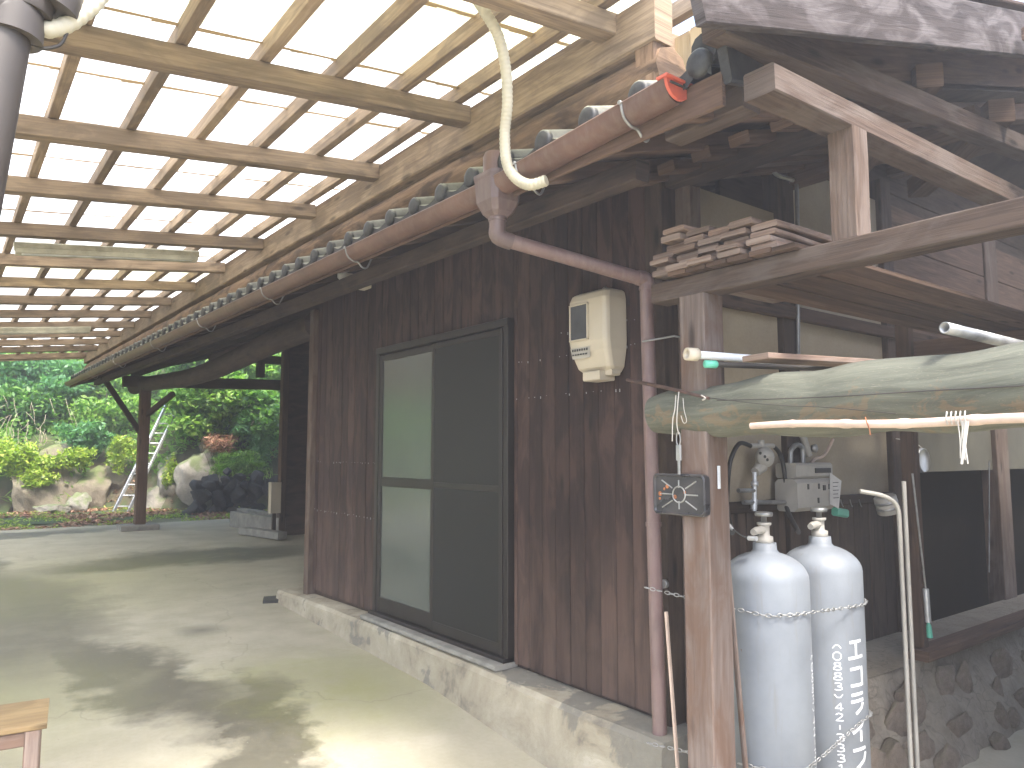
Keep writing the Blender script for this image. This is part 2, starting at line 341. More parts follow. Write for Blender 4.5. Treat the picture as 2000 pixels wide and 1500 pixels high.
def mat_plinth():
    m, n, l, bs = newmat('plinth_concrete'); tc = n.new('ShaderNodeTexCoord').outputs['Object']
    a = noise(n, l, tc, 3.2, 8, .65, .5); b = noise(n, l, tc, 26, 6, .7)
    r = ramp(n, [(.33, (.15, .13, .10)), (.43, (.32, .275, .195)), (.6, (.43, .385, .29)), (.75, (.58, .54, .44))]); l.new(a, r.inputs[0])
    sx = n.new('ShaderNodeSeparateXYZ'); l.new(tc, sx.inputs[0])
    c2 = noise(n, l, tc, 1.6, 6, .6, .3)
    patch = ramp(n, [(.53, (0, 0, 0)), (.555, (.8, .8, .8))]); l.new(c2, patch.inputs[0])
    col = mix(n, l, patch.outputs[0], r.outputs[0], (.13, .125, .11)); l.new(mix(n, l, .2, col, mix(n, l, b, (.12, .1, .08), (.5, .48, .4))), bs.inputs['Base Color'])
    bs.inputs['Roughness'].default_value = .92; bump(n, l, bs, mth(n, l, 'ADD', a, b), .6, .012); return m
M['plinth'] = mat_plinth()
def mat_rock(name, c0, c1, moss=(.10, .14, .035), mf=.5, sc=2.2):
    m, n, l, bs = newmat(name); tc = n.new('ShaderNodeTexCoord').outputs['Object']
    a = noise(n, l, tc, sc, 9, .65, .4); b = noise(n, l, tc, sc*9, 7, .7)
    r = ramp(n, [(.3, c0), (.7, c1)]); l.new(mth(n, l, 'MULTIPLY_ADD', b, .35, mth(n, l, 'MULTIPLY', a, .65)), r.inputs[0])
    ge = n.new('ShaderNodeNewGeometry'); sx = n.new('ShaderNodeSeparateXYZ'); l.new(ge.outputs['Normal'], sx.inputs[0])
    k = mth(n, l, 'MULTIPLY_ADD', sx.outputs[2], .35, noise(n, l, tc, sc*1.4, 6, .6)); rk = ramp(n, [(.62, (0, 0, 0)), (.78, (mf, mf, mf))]); l.new(k, rk.inputs[0])
    wn = n.new('ShaderNodeVectorMath'); wn.operation = 'ADD'; l.new(tc, wn.inputs[0]); nn_ = n.new('ShaderNodeTexNoise'); nn_.inputs['Scale'].default_value = sc*1.5; l.new(tc, nn_.inputs['Vector']); l.new(nn_.outputs['Color'], wn.inputs[1])
    vo = N(n, 'ShaderNodeTexVoronoi', feature='DISTANCE_TO_EDGE'); vo.inputs['Scale'].default_value = sc*.9; l.new(wn.outputs[0], vo.inputs[0]); ck = ramp(n, [(.0, (.72, .72, .72)), (.035, (1, 1, 1))]); l.new(vo.outputs[0], ck.inputs[0])
    l.new(mix(n, l, 1, mix(n, l, rk.outputs[0], r.outputs[0], moss), ck.outputs[0], 'MULTIPLY'), bs.inputs['Base Color']); bs.inputs['Roughness'].default_value = .95
    bump(n, l, bs, mth(n, l, 'ADD', a, b), .7, .03); return m
M['rock'] = mat_rock('pale_rock', (.16, .145, .115), (.52, .48, .40), (.12, .17, .04), .75, 3.2)
M['rock_brown'] = mat_rock('brown_rock', (.12, .095, .065), (.36, .31, .23), (.12, .17, .04), .75, 3.2)
M['boulder'] = mat_rock('dark_boulder', (.03, .03, .03), (.11, .11, .11), (.06, .07, .03), .3, 5)
M['rubble'] = mat_rock('mortared_rubble', (.17, .125, .095), (.32, .27, .215), (.14, .15, .07), .3, 3)
M['rubble_mortar'] = mat_rock('rubble_mortar', (.17, .145, .115), (.36, .32, .255), (.16, .15, .09), .15, 3)
M['soil'] = mat_rock('soil_bank', (.05, .04, .025), (.16, .13, .08), (.05, .085, .02), .9, 1.2)
M['earth'] = mat_rock('yard_earth', (.12, .10, .065), (.27, .235, .165), (.13, .16, .05), .5, .8)
def mat_leaf(name, stops, tr=.35, rough=.45):
    m, n, l, bs = newmat(name); at_ = N(n, 'ShaderNodeAttribute', attribute_name='rnd')
    r = ramp(n, stops); l.new(at_.outputs['Fac'], r.inputs[0]); l.new(r.outputs[0], bs.inputs['Base Color']); bs.inputs['Roughness'].default_value = rough
    t = n.new('ShaderNodeBsdfTranslucent'); l.new(mix(n, l, 1, r.outputs[0], (1.3, 1.5, .7), 'MULTIPLY'), t.inputs[0])
    mx = n.new('ShaderNodeMixShader'); mx.inputs[0].default_value = tr; l.new(bs.outputs[0], mx.inputs[1]); l.new(t.outputs[0], mx.inputs[2])
    l.new(mx.outputs[0], n['Material Output'].inputs[0]); return m
M['leaf'] = mat_leaf('mixed_green_leaves', [(0, (.06, .15, .03)), (.35, (.17, .32, .07)), (.75, (.30, .48, .10)), (1, (.45, .55, .20))], .5)
M['leaf_dark'] = mat_leaf('dark_green_leaves', [(0, (.035, .10, .03)), (.5, (.11, .25, .06)), (1, (.25, .43, .10))], .45)
M['leaf_lime'] = mat_leaf('yellow_green_leaves', [(0, (.16, .25, .03)), (.5, (.32, .45, .05)), (1, (.50, .54, .10))])
M['leaf_fern'] = mat_leaf('blue_green_leaves', [(0, (.06, .16, .07)), (.5, (.13, .30, .13)), (1, (.26, .44, .22))], .5)
M['litter'] = mat_leaf('fallen_leaves', [(0, (.12, .05, .03)), (.5, (.38, .18, .11)), (.85, (.58, .35, .23)), (1, (.12, .19, .04))], .1, .8)
def mat_sheet(name, c, tr):
    m, n, l, bs = newmat(name); tc = n.new('ShaderNodeTexCoord').outputs['Object']
    mp = N(n, 'ShaderNodeMapping'); mp.inputs['Scale'].default_value = (1, 6, 1); l.new(tc, mp.inputs[0])
    f = noise(n, l, mp.outputs[0], 2.5, 6, .6); r = ramp(n, [(.30, tuple(k*q for k, q in zip(c, (.6, .57, .48)))), (.42, tuple(k*q for k, q in zip(c, (.9, .89, .84)))), (.62, c)]); l.new(f, r.inputs[0])
    t = n.new('ShaderNodeBsdfTranslucent'); l.new(r.outputs[0], t.inputs[0]); l.new(r.outputs[0], bs.inputs['Base Color']); bs.inputs['Roughness'].default_value = .35
    mx = n.new('ShaderNodeMixShader'); mx.inputs[0].default_value = tr; l.new(bs.outputs[0], mx.inputs[1]); l.new(t.outputs[0], mx.inputs[2])
    l.new(mx.outputs[0], n['Material Output'].inputs[0]); return m
M['sheet'] = mat_sheet('clear_corrugated_sheet', (.90, .90, .86), .78)
M['grime'] = mat_sheet('wet_leaf_grime', (.30, .21, .11), .5)
M['sheet_yellow'] = mat_sheet('yellowed_corrugated_sheet', (.74, .73, .54), .7)
def mat_frost(name, c, rough):
    m, n, l, bs = newmat(name); tc = n.new('ShaderNodeTexCoord').outputs['Object']; f = noise(n, l, tc, 220, 3)
    g = noise(n, l, tc, 2.0, 5, .6); r = ramp(n, [(.3, tuple(k*.85 for k in c)), (.7, c)]); l.new(g, r.inputs[0]); l.new(r.outputs[0], bs.inputs['Base Color'])
    bs.inputs['Roughness'].default_value = rough; bs.inputs['Specular IOR Level'].default_value = .9 if rough < .4 else .35; bump(n, l, bs, f, .12, .002); return m
M['frost'] = mat_frost('frosted_glass', (.085, .10, .088), .13)
M['screen'] = mat_frost('insect_screen', (.011, .011, .010), .6)

# ---------------------------------------------------------------- ground and floor
def sheet_mesh(name, xs, ys, zf, mat):
    vs = [(x, y, zf(x, y)) for y in ys for x in xs]; nx = len(xs)
    fs = [(j*nx+i, j*nx+i+1, (j+1)*nx+i+1, (j+1)*nx+i) for j in range(len(ys)-1) for i in range(nx-1)]
    me = bpy.data.meshes.new(name); me.from_pydata(vs, [], fs); me.polygons.foreach_set('use_smooth', [True]*len(fs)); me.materials.append(mat)
    o = bpy.data.objects.new(name, me); C.objects.link(o); return o
def lin(a, b, n): return [a+(b-a)*i/n for i in range(n+1)]
earth = sheet_mesh('ground', [-200, -60, -20]+lin(-10, 16, 52)+[30, 80, 200], [-200, -60, -20]+lin(-8, 24, 64)+[60, 200],
                   lambda x, y: gz(y)-.07+.025*mn.noise(Vector((x*.9, y*.9, 1))), M['earth']); tag(earth, kind='structure')
def slab_z(x, y): return gz(y)+.008*mn.noise(Vector((x*.8, y*.5, 3)))
slab = sheet_mesh('concrete_floor', lin(-6, 9, 60), lin(-4, 15.7, 90), slab_z, M['floor'])
tag(slab, kind='structure')
eb = MB()
for i in range(30):
    x0, x1 = -6+i*.5, -5.5+i*.5
    eb.add([(x0, 15.7, slab_z(x0, 15.7)), (x1, 15.7, slab_z(x1, 15.7)), (x1, 15.72, gz(16)-.15), (x0, 15.72, gz(16)-.15)], [[0, 1, 2, 3]])
tag(eb.build('floor_edge', M['mortar']), kind='structure')

# ---------------------------------------------------------------- hillside
def bank(x): return 20.5-1.9*min(1, max(0, (x-3.6)/1.3))
def hz(x, y):
    t = y-bank(x)-.7*mn.noise(Vector((x*.35, 0, 5)))+max(0, (x-5.5))*.08
    if t < 0: z = gz(y)-.05
    elif t < 1.0: z = gz(y)-.05+1.7*(t/1.0)**.8
    else: z = gz(y)-.05+1.7+(t-1.0)*.62
    k = min(1, max(0, t))
    return z + k*(.30*mn.noise(Vector((x*.8, y*.8, 0)))+.14*mn.noise(Vector((x*2.3, y*2.3, 4))))
hill = sheet_mesh('hillside', lin(-26, 34, 240), lin(17.2, 23, 50)+lin(23.5, 35, 24), hz, M['soil']); tag(hill, kind='structure')

def rockmesh(name, sx, sy, sz, seed, sub=3, rough=.35, flat=.5):
    import bmesh
    bm = bmesh.new(); bmesh.ops.create_icosphere(bm, subdivisions=sub, radius=1)
    o = Vector((seed*7.3, seed*3.1, seed*1.7))
    planes = []
    rs = random.Random(seed)
    for _ in range(16):
        d = Vector((rs.gauss(0, 1), rs.gauss(0, 1), rs.gauss(0, 1))).normalized(); planes.append((d, rs.uniform(.5, .8)))
    for v in bm.verts:
        p = v.co.copy()
        for d, k in planes:
            e = p.dot(d)-k
            if e > 0: p -= d*e*min(1, flat*1.9)
        p *= 1+rough*.35*mn.noise(p*1.3+o)+rough*.22*mn.noise(p*3.7+o)+rough*.12*mn.noise(p*9+o)-.16*abs(mn.noise(Vector((p.x*3.2+p.z*.8, p.y*3.2, p.z*.7))+o))
        v.co = (p.x*sx, p.y*sy, p.z*sz)
    me = bpy.data.meshes.new(name); bm.to_mesh(me); bm.free()
    me.polygons.foreach_set('use_smooth', [sub > 2]*len(me.polygons)); return me
def rock(loc, size, seed, label, mat, rz=0, ry=0):
    me = rockmesh('rock', *size, seed, 4, .4); me.materials.append(mat)
    o = bpy.data.objects.new('rock', me); C.objects.link(o); o.location = loc; o.rotation_euler = (ry, 0, rz)
    return tag(o, label, 'rock', 'rocks along the foot of the bank')
R = M['rock']; RB = M['rock_brown']
def back(px, Y): return Y+(2.1 if px < 300 else 1.5 if px < 365 else 1.0 if px < 405 else .8)
def prock(px, py, Y, size, seed, label, mat, rz=0, ry=0):
    Y2 = back(px, Y); k = Y2/Y; rock(at(px, py, y=Y2), tuple(v*k for v in size), seed, label, mat, rz, ry)
prock(95, 955, 18.6, (.95, .6, 1.05), 3, 'large tilted brown rock slab left of the yellow-green creeper', RB, .3, -.2)
prock(165, 965, 18.7, (.7, .5, .8), 4, 'brown rock directly beneath the lowest yellow-green creeper', RB, -.4)
prock(128, 880, 19.2, (.30, .3, .35), 5, 'small pale grey rock poking out above the creepers', R)
prock(235, 935, 18.9, (.75, .5, .85), 6, 'wide pale rock face left of the aluminium ladder foot', RB, .5)
prock(152, 985, 17.9, (.34, .3, .27), 7, 'small white boulder lying in the fallen leaves', R, .5)
prock(108, 995, 17.8, (.50, .3, .17), 8, 'low flat pale stone left of the white boulder', R, .2)
prock(345, 930, 18.5, (.75, .5, 1.0), 9, 'tall pale cliff slab just right of the open bay post', R, .4, -.25)
prock(395, 945, 18.1, (.78, .5, .95), 10, 'brightest grey cliff slab beside the dark stone pile', R, .3, -.3)
prock(300, 985, 18.2, (.4, .35, .5), 11, 'grey rock half hidden behind the bay post', R)
prock(430, 895, 18.8, (.8, .5, .6), 12, 'mossy rock ledge above the dark stone pile', RB)

# dark dry stone pile
pile = thing('stone_pile', 'heap of dark rounded stones at the foot of the bank beside the concrete trough', 'stone pile', at(450, 1020, y=17.5))
WLp = base_of(pile)
sm = [rockmesh('stone', 1, 1, 1, 40+i, 3, .3, .5) for i in range(5)]
for m_ in sm: m_.materials.append(M['boulder'])
spots = [(395, 968, .30, .19), (430, 975, .19, .27), (465, 965, .2, .26), (500, 962, .27, .27), (418, 1000, .24, .2), (452, 1000, .18, .2), (490, 1000, .3, .19), (380, 995, .2, .18),
         (440, 938, .17, .13), (412, 948, .2, .13), (470, 932, .18, .13), (505, 930, .22, .14), (452, 952, .12, .12), (365, 1010, .22, .16), (400, 1020, .2, .13), (435, 1022, .22, .13),
         (470, 1020, .16, .12), (522, 955, .2, .22), (540, 980, .22, .22), (528, 1010, .22, .2), (350, 1015, .15, .12), (555, 940, .25, .2), (580, 970, .25, .22), (475, 948, .14, .11), (445, 920, .15, .1)]
rg_ = random.Random(5); spots += [(rg_.uniform(385, 575), rg_.uniform(935, 1015), .26, .22) for _ in range(26)]
for i, (px, py, a, b) in enumerate(spots):
    o = inst('stone', sm[i % 5], at(px, py, y=17.6+.12*math.sin(i*2.1)+(.35 if i > 24 else 0)), pile, (random.uniform(-.4, .4), random.uniform(-.5, .5), random.uniform(0, 6)), (a*1.04, a*.9, b*1.04))

def leafmesh(name, P, size, mat, parent=None, up=.4, narrow=.5, rnd=None, nrm=None):
    P = np.asarray(P, float); n = len(P); size = np.broadcast_to(size, n)*np.random.uniform(.6, 1.3, n)
    nn = np.random.normal(size=(n, 3)); nn[:, 2] += up*2.5
    if nrm is not None: nn += nrm
    nn /= np.linalg.norm(nn, axis=1)[:, None]
    t = np.random.normal(size=(n, 3)); t -= (t*nn).sum(1)[:, None]*nn; t /= np.linalg.norm(t, axis=1)[:, None]
    b = np.cross(nn, t); s = size[:, None]
    v = np.stack([P-t*s, P+b*s*narrow-nn*s*.12, P+t*s-nn*s*.25, P-b*s*narrow-nn*s*.12], 1).reshape(-1, 3)
    off = np.array(base_of(parent)) if parent else np.zeros(3)
    me = bpy.data.meshes.new(name); me.vertices.add(4*n); me.vertices.foreach_set('co', (v-off).ravel())
    me.loops.add(4*n); me.loops.foreach_set('vertex_index', np.arange(4*n, dtype=np.int32)); me.polygons.add(n)
    me.polygons.foreach_set('loop_start', np.arange(0, 4*n, 4, dtype=np.int32)); me.polygons.foreach_set('loop_total', np.full(n, 4, dtype=np.int32))
    at_ = me.attributes.new('rnd', 'FLOAT', 'FACE'); at_.data.foreach_set('value', (np.random.rand(n) if rnd is None else rnd).astype(np.float32))
    me.update(calc_edges=True); me.validate(); me.materials.append(mat)
    o = bpy.data.objects.new(name, me); C.objects.link(o)
    if parent: o.parent = parent
    return o
def nz(x, y, z=0, s=1): return mn.noise(Vector((x*s, y*s, z)))
# undergrowth on the bank
pts, rn = [], []
while len(pts) < 95000:
    x = random.uniform(-9, 16); t = .1+random.random()**1.5*13; y = bank(x)+t
    k = nz(x, y, 2, .9)
    if t < 1.3 and (k < -.12 + (1.2-t)*.2): continue
    if k+nz(x, y, 7, 2.6)*.6 < -.38: continue
    h = abs(random.gauss(0, .16))*(1+2*max(0, nz(x, y, 9, 1.7)))
    pts.append((x, y-h*.5, hz(x, y)+h*.8)); rn.append(min(1, max(0, .45+.55*nz(x, y, 11, .8)+random.uniform(-.28, .28))))
tag(leafmesh('undergrowth', pts, np.random.uniform(.05, .10, len(pts)), M['leaf'], None, .35, .45, np.array(rn)), kind='stuff')
# grass tufts
pts = []
for _ in range(420):
    x = random.uniform(-6, 13); y = bank(x)+random.uniform(-.1, 5.5)
    if nz(x, y, 20, 1.1) < -.05: continue
    for k in range(26): pts.append((x+random.gauss(0, .13), y+random.gauss(0, .13), hz(x, y)+random.uniform(.05, .4)))
tag(leafmesh('tall_grass', pts, .17, M['leaf'], None, -.15, .07, np.random.uniform(.45, 1, len(pts))), kind='stuff')
# fallen leaves, ground weeds
pts = []
while len(pts) < 15000:
    x = random.uniform(-4, 10); y = random.uniform(15.8, bank(x)+.5)
    if nz(x, y, 30, .9)+nz(x, y, 2, 3)*.3 < (-.05 if x > 1.5 else .12): continue
    pts.append((x, y, max(gz(y)-.06, hz(x, y) if y > 17.4 else -9)+random.uniform(.0, .05)))
tag(leafmesh('fallen_leaves', pts, .045, M['litter'], None, 1.2, .5), kind='stuff')
pts = []
while len(pts) < 9000:
    x = random.uniform(-5, 10); y = random.uniform(15.75, bank(x))
    if nz(x, y, 50, 1.3) < (.12 if x > 1.4 else -.1): continue
    pts.append((x, y, gz(y)-.05+abs(random.gauss(0, .035))))
tag(leafmesh('ground_weeds', pts, .035, M['leaf_lime'], None, .7, .45), kind='stuff')

def blobpts(c, r, n, hollow=.35, clump=14):
    c = np.array(c); r = np.array(r); cs = []
    for _ in range(clump):
        d = np.random.normal(size=3); d /= np.linalg.norm(d); cs.append(c+d*r*np.random.uniform(.25, .85))
    cs = np.array(cs); k = np.random.randint(0, clump, n); d = np.random.normal(size=(n, 3)); d /= np.linalg.norm(d, axis=1)[:, None]
    return cs[k]+d*(r*.42)*np.random.uniform(hollow, 1.0, n)[:, None]
def plant(name, label, cat, c, r, n, size, mat, group='shrubs and creepers growing on the bank', narrow=.45, up=.4, stems=5, root=None, clump=14):
    c = Vector(c); r = tuple(v*1.1 for v in r); n = int(n*1.15); rt = Vector((c.x, c.y+.15, c.z-.1)) if cat == 'creeper' else Vector(root) if root else Vector((c.x, c.y+.2, hz(c.x, c.y+.2)-.05))
    t = thing(name, label, cat, rt, group)
    leafmesh('foliage', blobpts(c, r, n, clump=clump), size, mat, t, up, narrow)
    mb = MB()
    for i in range(stems):
        e = c+Vector((random.uniform(-1, 1)*r[0]*.7, random.uniform(-1, 1)*r[1]*.6, random.uniform(-.1, .7)*r[2]))
        mid = rt.lerp(e, .5)+Vector((random.gauss(0, .06), random.gauss(0, .06), .05*r[2]))
        mb.tube(curve_pts([rt+Vector((random.gauss(0, .04), 0, 0)), mid, e], 4), [.03*max(.4, r[2])*(1-.09*k) for k in range(9)], 6)
    mb.build('stems', M['trunk'], t); return t
def pp(px, py, Y): return at(px, py, y=back(px, Y))
plant('creeper', 'bright yellow-green creeper spilling over the left rock slab', 'creeper', pp(92, 905, 18.3), (.62, .25, .42), 1500, .055, M['leaf_lime'])
plant('creeper', 'yellow-green creeper hanging low between the two brown rocks', 'creeper', pp(85, 935, 18.1), (.5, .22, .22), 900, .05, M['leaf_lime'])
plant('creeper', 'small round lime-green creeper clump on the rock face left of the ladder', 'creeper', pp(167, 893, 18.3), (.24, .18, .26), 500, .05, M['leaf_lime'])
plant('creeper', 'slanting green creeper patch on the rock just left of the bay post', 'creeper', pp(240, 885, 18.3), (.36, .2, .45), 900, .055, M['leaf_lime'])
plant('creeper', 'narrow green creeper on the cliff slab right of the bay post', 'creeper', pp(335, 925, 17.9), (.2, .15, .45), 420, .045, M['leaf_lime'])
plant('shrub', 'dense bluish-green shrub above the ladder-side rocks', 'shrub', pp(160, 850, 18.8), (.55, .4, .42), 1700, .07, M['leaf_fern'])
plant('shrub', 'light green bush under the canopy edge at the far left', 'shrub', pp(25, 900, 18.4), (.5, .4, .55), 1600, .06, M['leaf_lime'])
plant('shrub', 'bushy green shrub halfway up the bank between canopy and post', 'shrub', pp(215, 800, 19.3), (.9, .6, .6), 3000, .075, M['leaf'])
plant('shrub', 'broad pale green shrub at the top left against the canopy end', 'shrub', pp(75, 740, 20.2), (1.5, .7, .55), 4200, .08, M['leaf_fern'])
plant('shrub', 'dark green thicket at the left edge beneath the canopy', 'shrub', pp(20, 790, 20), (1.1, .7, .7), 3400, .08, M['leaf_dark'])
plant('shrub', 'green shrub just behind the tiled eave corner', 'shrub', pp(225, 745, 20.2), (1.1, .7, .5), 3200, .08, M['leaf'])
plant('shrub', 'ferny shrub with drooping fronds to the right of the ladder top', 'shrub', pp(375, 805, 18.6), (.5, .4, .5), 2200, .09, M['leaf_fern'], narrow=.22)
plant('shrub', 'grassy tuft overhanging the dark stone pile', 'shrub', pp(470, 905, 17.4), (.85, .35, .28), 1700, .10, M['leaf'], narrow=.1)
plant('shrub', 'brown and green weeds on the ledge above the pale cliff slab', 'shrub', pp(425, 870, 17.9), (.55, .3, .28), 1000, .08, M['litter'], narrow=.14)
# trees leaning over the bank
def tree(label, c, r, n, size, mat, root, narrow=.45, clump=26):
    c = Vector(c); rt = Vector(root); t = thing('tree', label, 'tree', rt, 'trees leaning over the bank')
    leafmesh('crown', blobpts(c, r, n, .2, clump), size, mat, t, .5, narrow)
    mb = MB(); top = c+Vector((0, 0, -.2*r[2]))
    mb.tube(curve_pts([rt, rt.lerp(top, .5)+Vector((.2, -.1, .1)), top], 6), [.13-.007*k for k in range(13)], 8)
    for i in range(9):
        e = c+Vector((random.uniform(-.8, .8)*r[0], random.uniform(-.7, .7)*r[1], random.uniform(-.3, .6)*r[2])); s0 = rt.lerp(top, random.uniform(.5, .95))
        mb.tube(curve_pts([s0, s0.lerp(e, .5)+Vector((0, 0, .15)), e], 4), [.05-.005*k for k in range(9)], 6)
    mb.build('trunk', M['trunk'], t)
tree('leafy tree with sunlit pointed leaves behind the open bay, right of the ladder', pp(430, 785, 18.3), (1.35, .8, .8), 7500, .085, M['leaf'], (6.0, 21.5, hz(6, 21.5)))
tree('dark tree crown at the right side of the open bay', pp(520, 810, 18.0), (1.1, .7, .85), 5500, .085, M['leaf_dark'], (7.6, 21.0, hz(7.6, 21)))
tree('green tree seen through the gap above the rear tie beam', pp(545, 700, 19.5), (2.2, 1, .9), 7000, .09, M['leaf'], (8.6, 22.5, hz(8.6, 22.5)))
tree('green tree mostly hidden behind the eave at mid bay', pp(400, 700, 20.5), (2.0, 1, 1.0), 6500, .09, M['leaf_dark'], (5.2, 23.0, hz(5.2, 23)))
tree('tree behind the far end of the canopy', pp(120, 700, 21.5), (2.4, 1, .9), 6500, .09, M['leaf'], (1.0, 25, hz(1, 25)))
t = thing('bamboo_shrub', 'narrow-leaved bamboo arching at the right edge of the open bay', 'bamboo', (7.1, 19.3, hz(7.1, 19.3)), None)
c = pp(515, 850, 17.8); leafmesh('foliage', blobpts(c, (.7, .4, .75), 2200, .1), .13, M['leaf_fern'], t, .0, .1)
mb = MB()
for i in range(10):
    e = c+Vector((random.uniform(-.7, .7), random.uniform(-.3, .3), random.uniform(0, .8))); mb.tube(curve_pts([base_of(t), base_of(t).lerp(e, .6)+Vector((0, 0, .5)), e], 5), .012, 5)
mb.build('stems', M['dry'], t)
t = thing('dry_stalks', 'tangle of pale dry stalks hanging on the bank at the far left', 'dried plant', pp(60, 880, 18.9)); mb = MB()
for i in range(34):
    p = pp(random.uniform(5, 150), random.uniform(770, 880), 18.8+random.uniform(-.2, .4)); q = p+Vector((random.gauss(0, .18), -.1, -random.uniform(.25, .8)))
    mb.tube(curve_pts([p, p.lerp(q, .5)+Vector((random.gauss(0, .05), -.08, 0)), q], 3), .0045, 4, False)
mb.build('stalks', M['dry'], t)

# aluminium ladder
lb = at(234, 1000, y=18.9); t = thing('ladder', 'aluminium extension ladder leaning on the bank behind the bay post', 'ladder', lb)
b0, b1 = at(222, 1000, y=18.9), at(250, 1000, y=18.9); t0, t1 = at(325, 790, y=19.6), at(350, 790, y=19.6)
for a_, c_ in ((b0, t0), (b1, t1)): MB().beam(a_, c_, .03, .075, ch=.004).build('rail', M['alu'], t)
o1 = Vector((0, -.06, .02))
for a_, c_ in ((b0, t0), (b1, t1)): MB().beam(a_.lerp(c_, .34)+o1, c_.lerp(a_, -.04)+o1, .025, .06, ch=.004).build('upper_rail', M['alu'], t)
for i in range(1, 11): MB().tube([b0.lerp(t0, (i-.5)/10.5), b1.lerp(t1, (i-.5)/10.5)], .017, 8).build('rung', M['alu'], t)

# concrete trough by the stones
t = thing('concrete_trough', 'low weathered concrete trough between the stone pile and the far wall', 'trough', at(500, 1045, z=.15))
a_, b_ = at(455, 1028, z=.15), at(550, 1045, z=.15)
MB().beam(a_+Vector((0, 0, .14)), b_+Vector((0, 0, .14)), .12, .28, ch=.01).build('side', M['mortar'], t)
MB().beam(a_+Vector((.35, .75, .14)), b_+Vector((.35, .75, .14)), .12, .28, ch=.01).build('side', M['mortar'], t)
MB().beam(a_.lerp(b_, 1)+Vector((0, .04, .12)), b_+Vector((.35, .7, .12)), .10, .24, ch=.01).build('end', M['mortar'], t)
MB().beam(a_+Vector((0, .04, .12)), a_+Vector((.35, .7, .12)), .10, .24, ch=.01).build('end', M['mortar'], t)
tb = MB().beam(at(470, 1042, z=.15)+Vector((0, -.12, .06)), at(552, 1052, z=.15)+Vector((-.05, -.12, .06)), .16, .12, ch=.01).build('kerb_stone', M['mortar'])
tag(tb, 'low concrete kerb stone in front of the trough', 'kerb')

# ---------------------------------------------------------------- the house
house = thing('wooden_house', 'dark timber farmhouse wing with tiled roof, plank walls and an open bay', 'house', (2.8, 2.5, 0))
XW = 2.80
def zr(x, y=2.6): return 2.777+.29*(x-2.0)+.0105*(y-2.6)     # top of roof deck
# plinth
pl = thing('concrete_plinth', 'stepped rough concrete plinth under the plank wall and sliding door', 'plinth', (2.7, 4.5, 0))
seg = 26; mb = MB(); vs = []; ys = lin(2.30, 7.2, seg)
for i, y in enumerate(ys):
    jx = .012*mn.noise(Vector((0, y*3, 0))); jz = .008*mn.noise(Vector((0, y*2.2, 9))); zt = .225+jz-.02*max(0, (y-5.5))
    xf = 2.60+.055*max(0, (y-2.9))/4.3
    for (x, z) in ((xf-.03+jx, gz(y)-.12), (xf-.008+jx, zt-.03), (xf+.012+jx, zt-.004), (2.74, zt+.004), (2.90, zt+.004), (2.90, -.3)): vs.append((x, y, z))
fs = []
for i in range(seg):
    for k in range(5): fs.append([i*6+k, i*6+6+k, i*6+7+k, i*6+1+k])
fs.append([0, 1, 2, 3, 4, 5]); fs.append([seg*6+k for k in range(6)][::-1])
mb.add(vs, fs); mb.build('plinth_block', M['plinth'], pl)
MB().box(2.63, 2.80, 3.60, 5.36, .232, .262, .008, 1).build('threshold', M['mortar'], pl)
tag(MB().beam((2.55, 7.28, .085), (2.70, 7.22, .09), .22, .035).build('stone_chip', M['boulder']), 'dark flat stone chip lying at the far end of the plinth', 'stone')

# siding boards
y = 2.52
while y < 6.66:
    wd = .118 if y < 5 else .122; y1 = min(y+wd, 6.66)
    if y < 3.61 and y1 > 3.60: y1 = 3.615
    z0 = .262
    if 3.61 < y < 5.36: z0 = 2.33; 
    if y < 5.36 < y1: y1 = 5.37
    dx = random.uniform(-.003, .003)
    MB().box(XW-.016+dx, XW+.004+dx, y+.0015, y1-.0015, z0-random.uniform(0, .012), 2.92, .0035, 2).build('siding_board', M['siding'], house)
    y = y1
MB().box(XW+.012, XW+.05, 2.52, 3.62, .2, 2.95).build('wall_backing', M['dark'], house)
MB().box(XW+.012, XW+.05, 5.37, 6.66, .2, 2.95).build('wall_backing', M['dark'], house)
MB().box(XW+.012, XW+.05, 3.62, 5.37, 2.33, 2.95).build('wall_backing', M['dark'], house)
nb = MB()
for z, y0, y1 in ((2.05, 2.6, 3.6), (1.83, 2.6, 3.6), (1.42, 5.45, 6.6), (.98, 5.45, 6.7), (2.18, 2.6, 3.2)):
    y = y0
    while y < y1:
        if random.random() < .75: nb.box(XW-.021, XW-.017, y-.0025, y+.0025, z-.0025+random.uniform(-.012, .012), z+.0025+.0, .0005)
        y += random.choice((.028, .055, .06))
nb = nb.build('nail_heads', M['galv'], house); nb['kind'] = 'stuff'
MB().box(2.735, 2.82, 6.665, 6.76, .19, 2.86, .006).build('corner_post', M['frame'], house)
MB().box(2.80, 5.9, 6.70, 6.76, .1, 3.3, .006, 0).build('rear_room_wall', M['dark'], house)
MB().box(2.77, 2.90, 2.40, 2.515, -.1, 2.86, .006).build('corner_post', M['dark'], house)
MB().box(2.865, 2.955, 2.30, 2.395, -.15, 2.9, .006).build('corner_post', M['frame'], house)
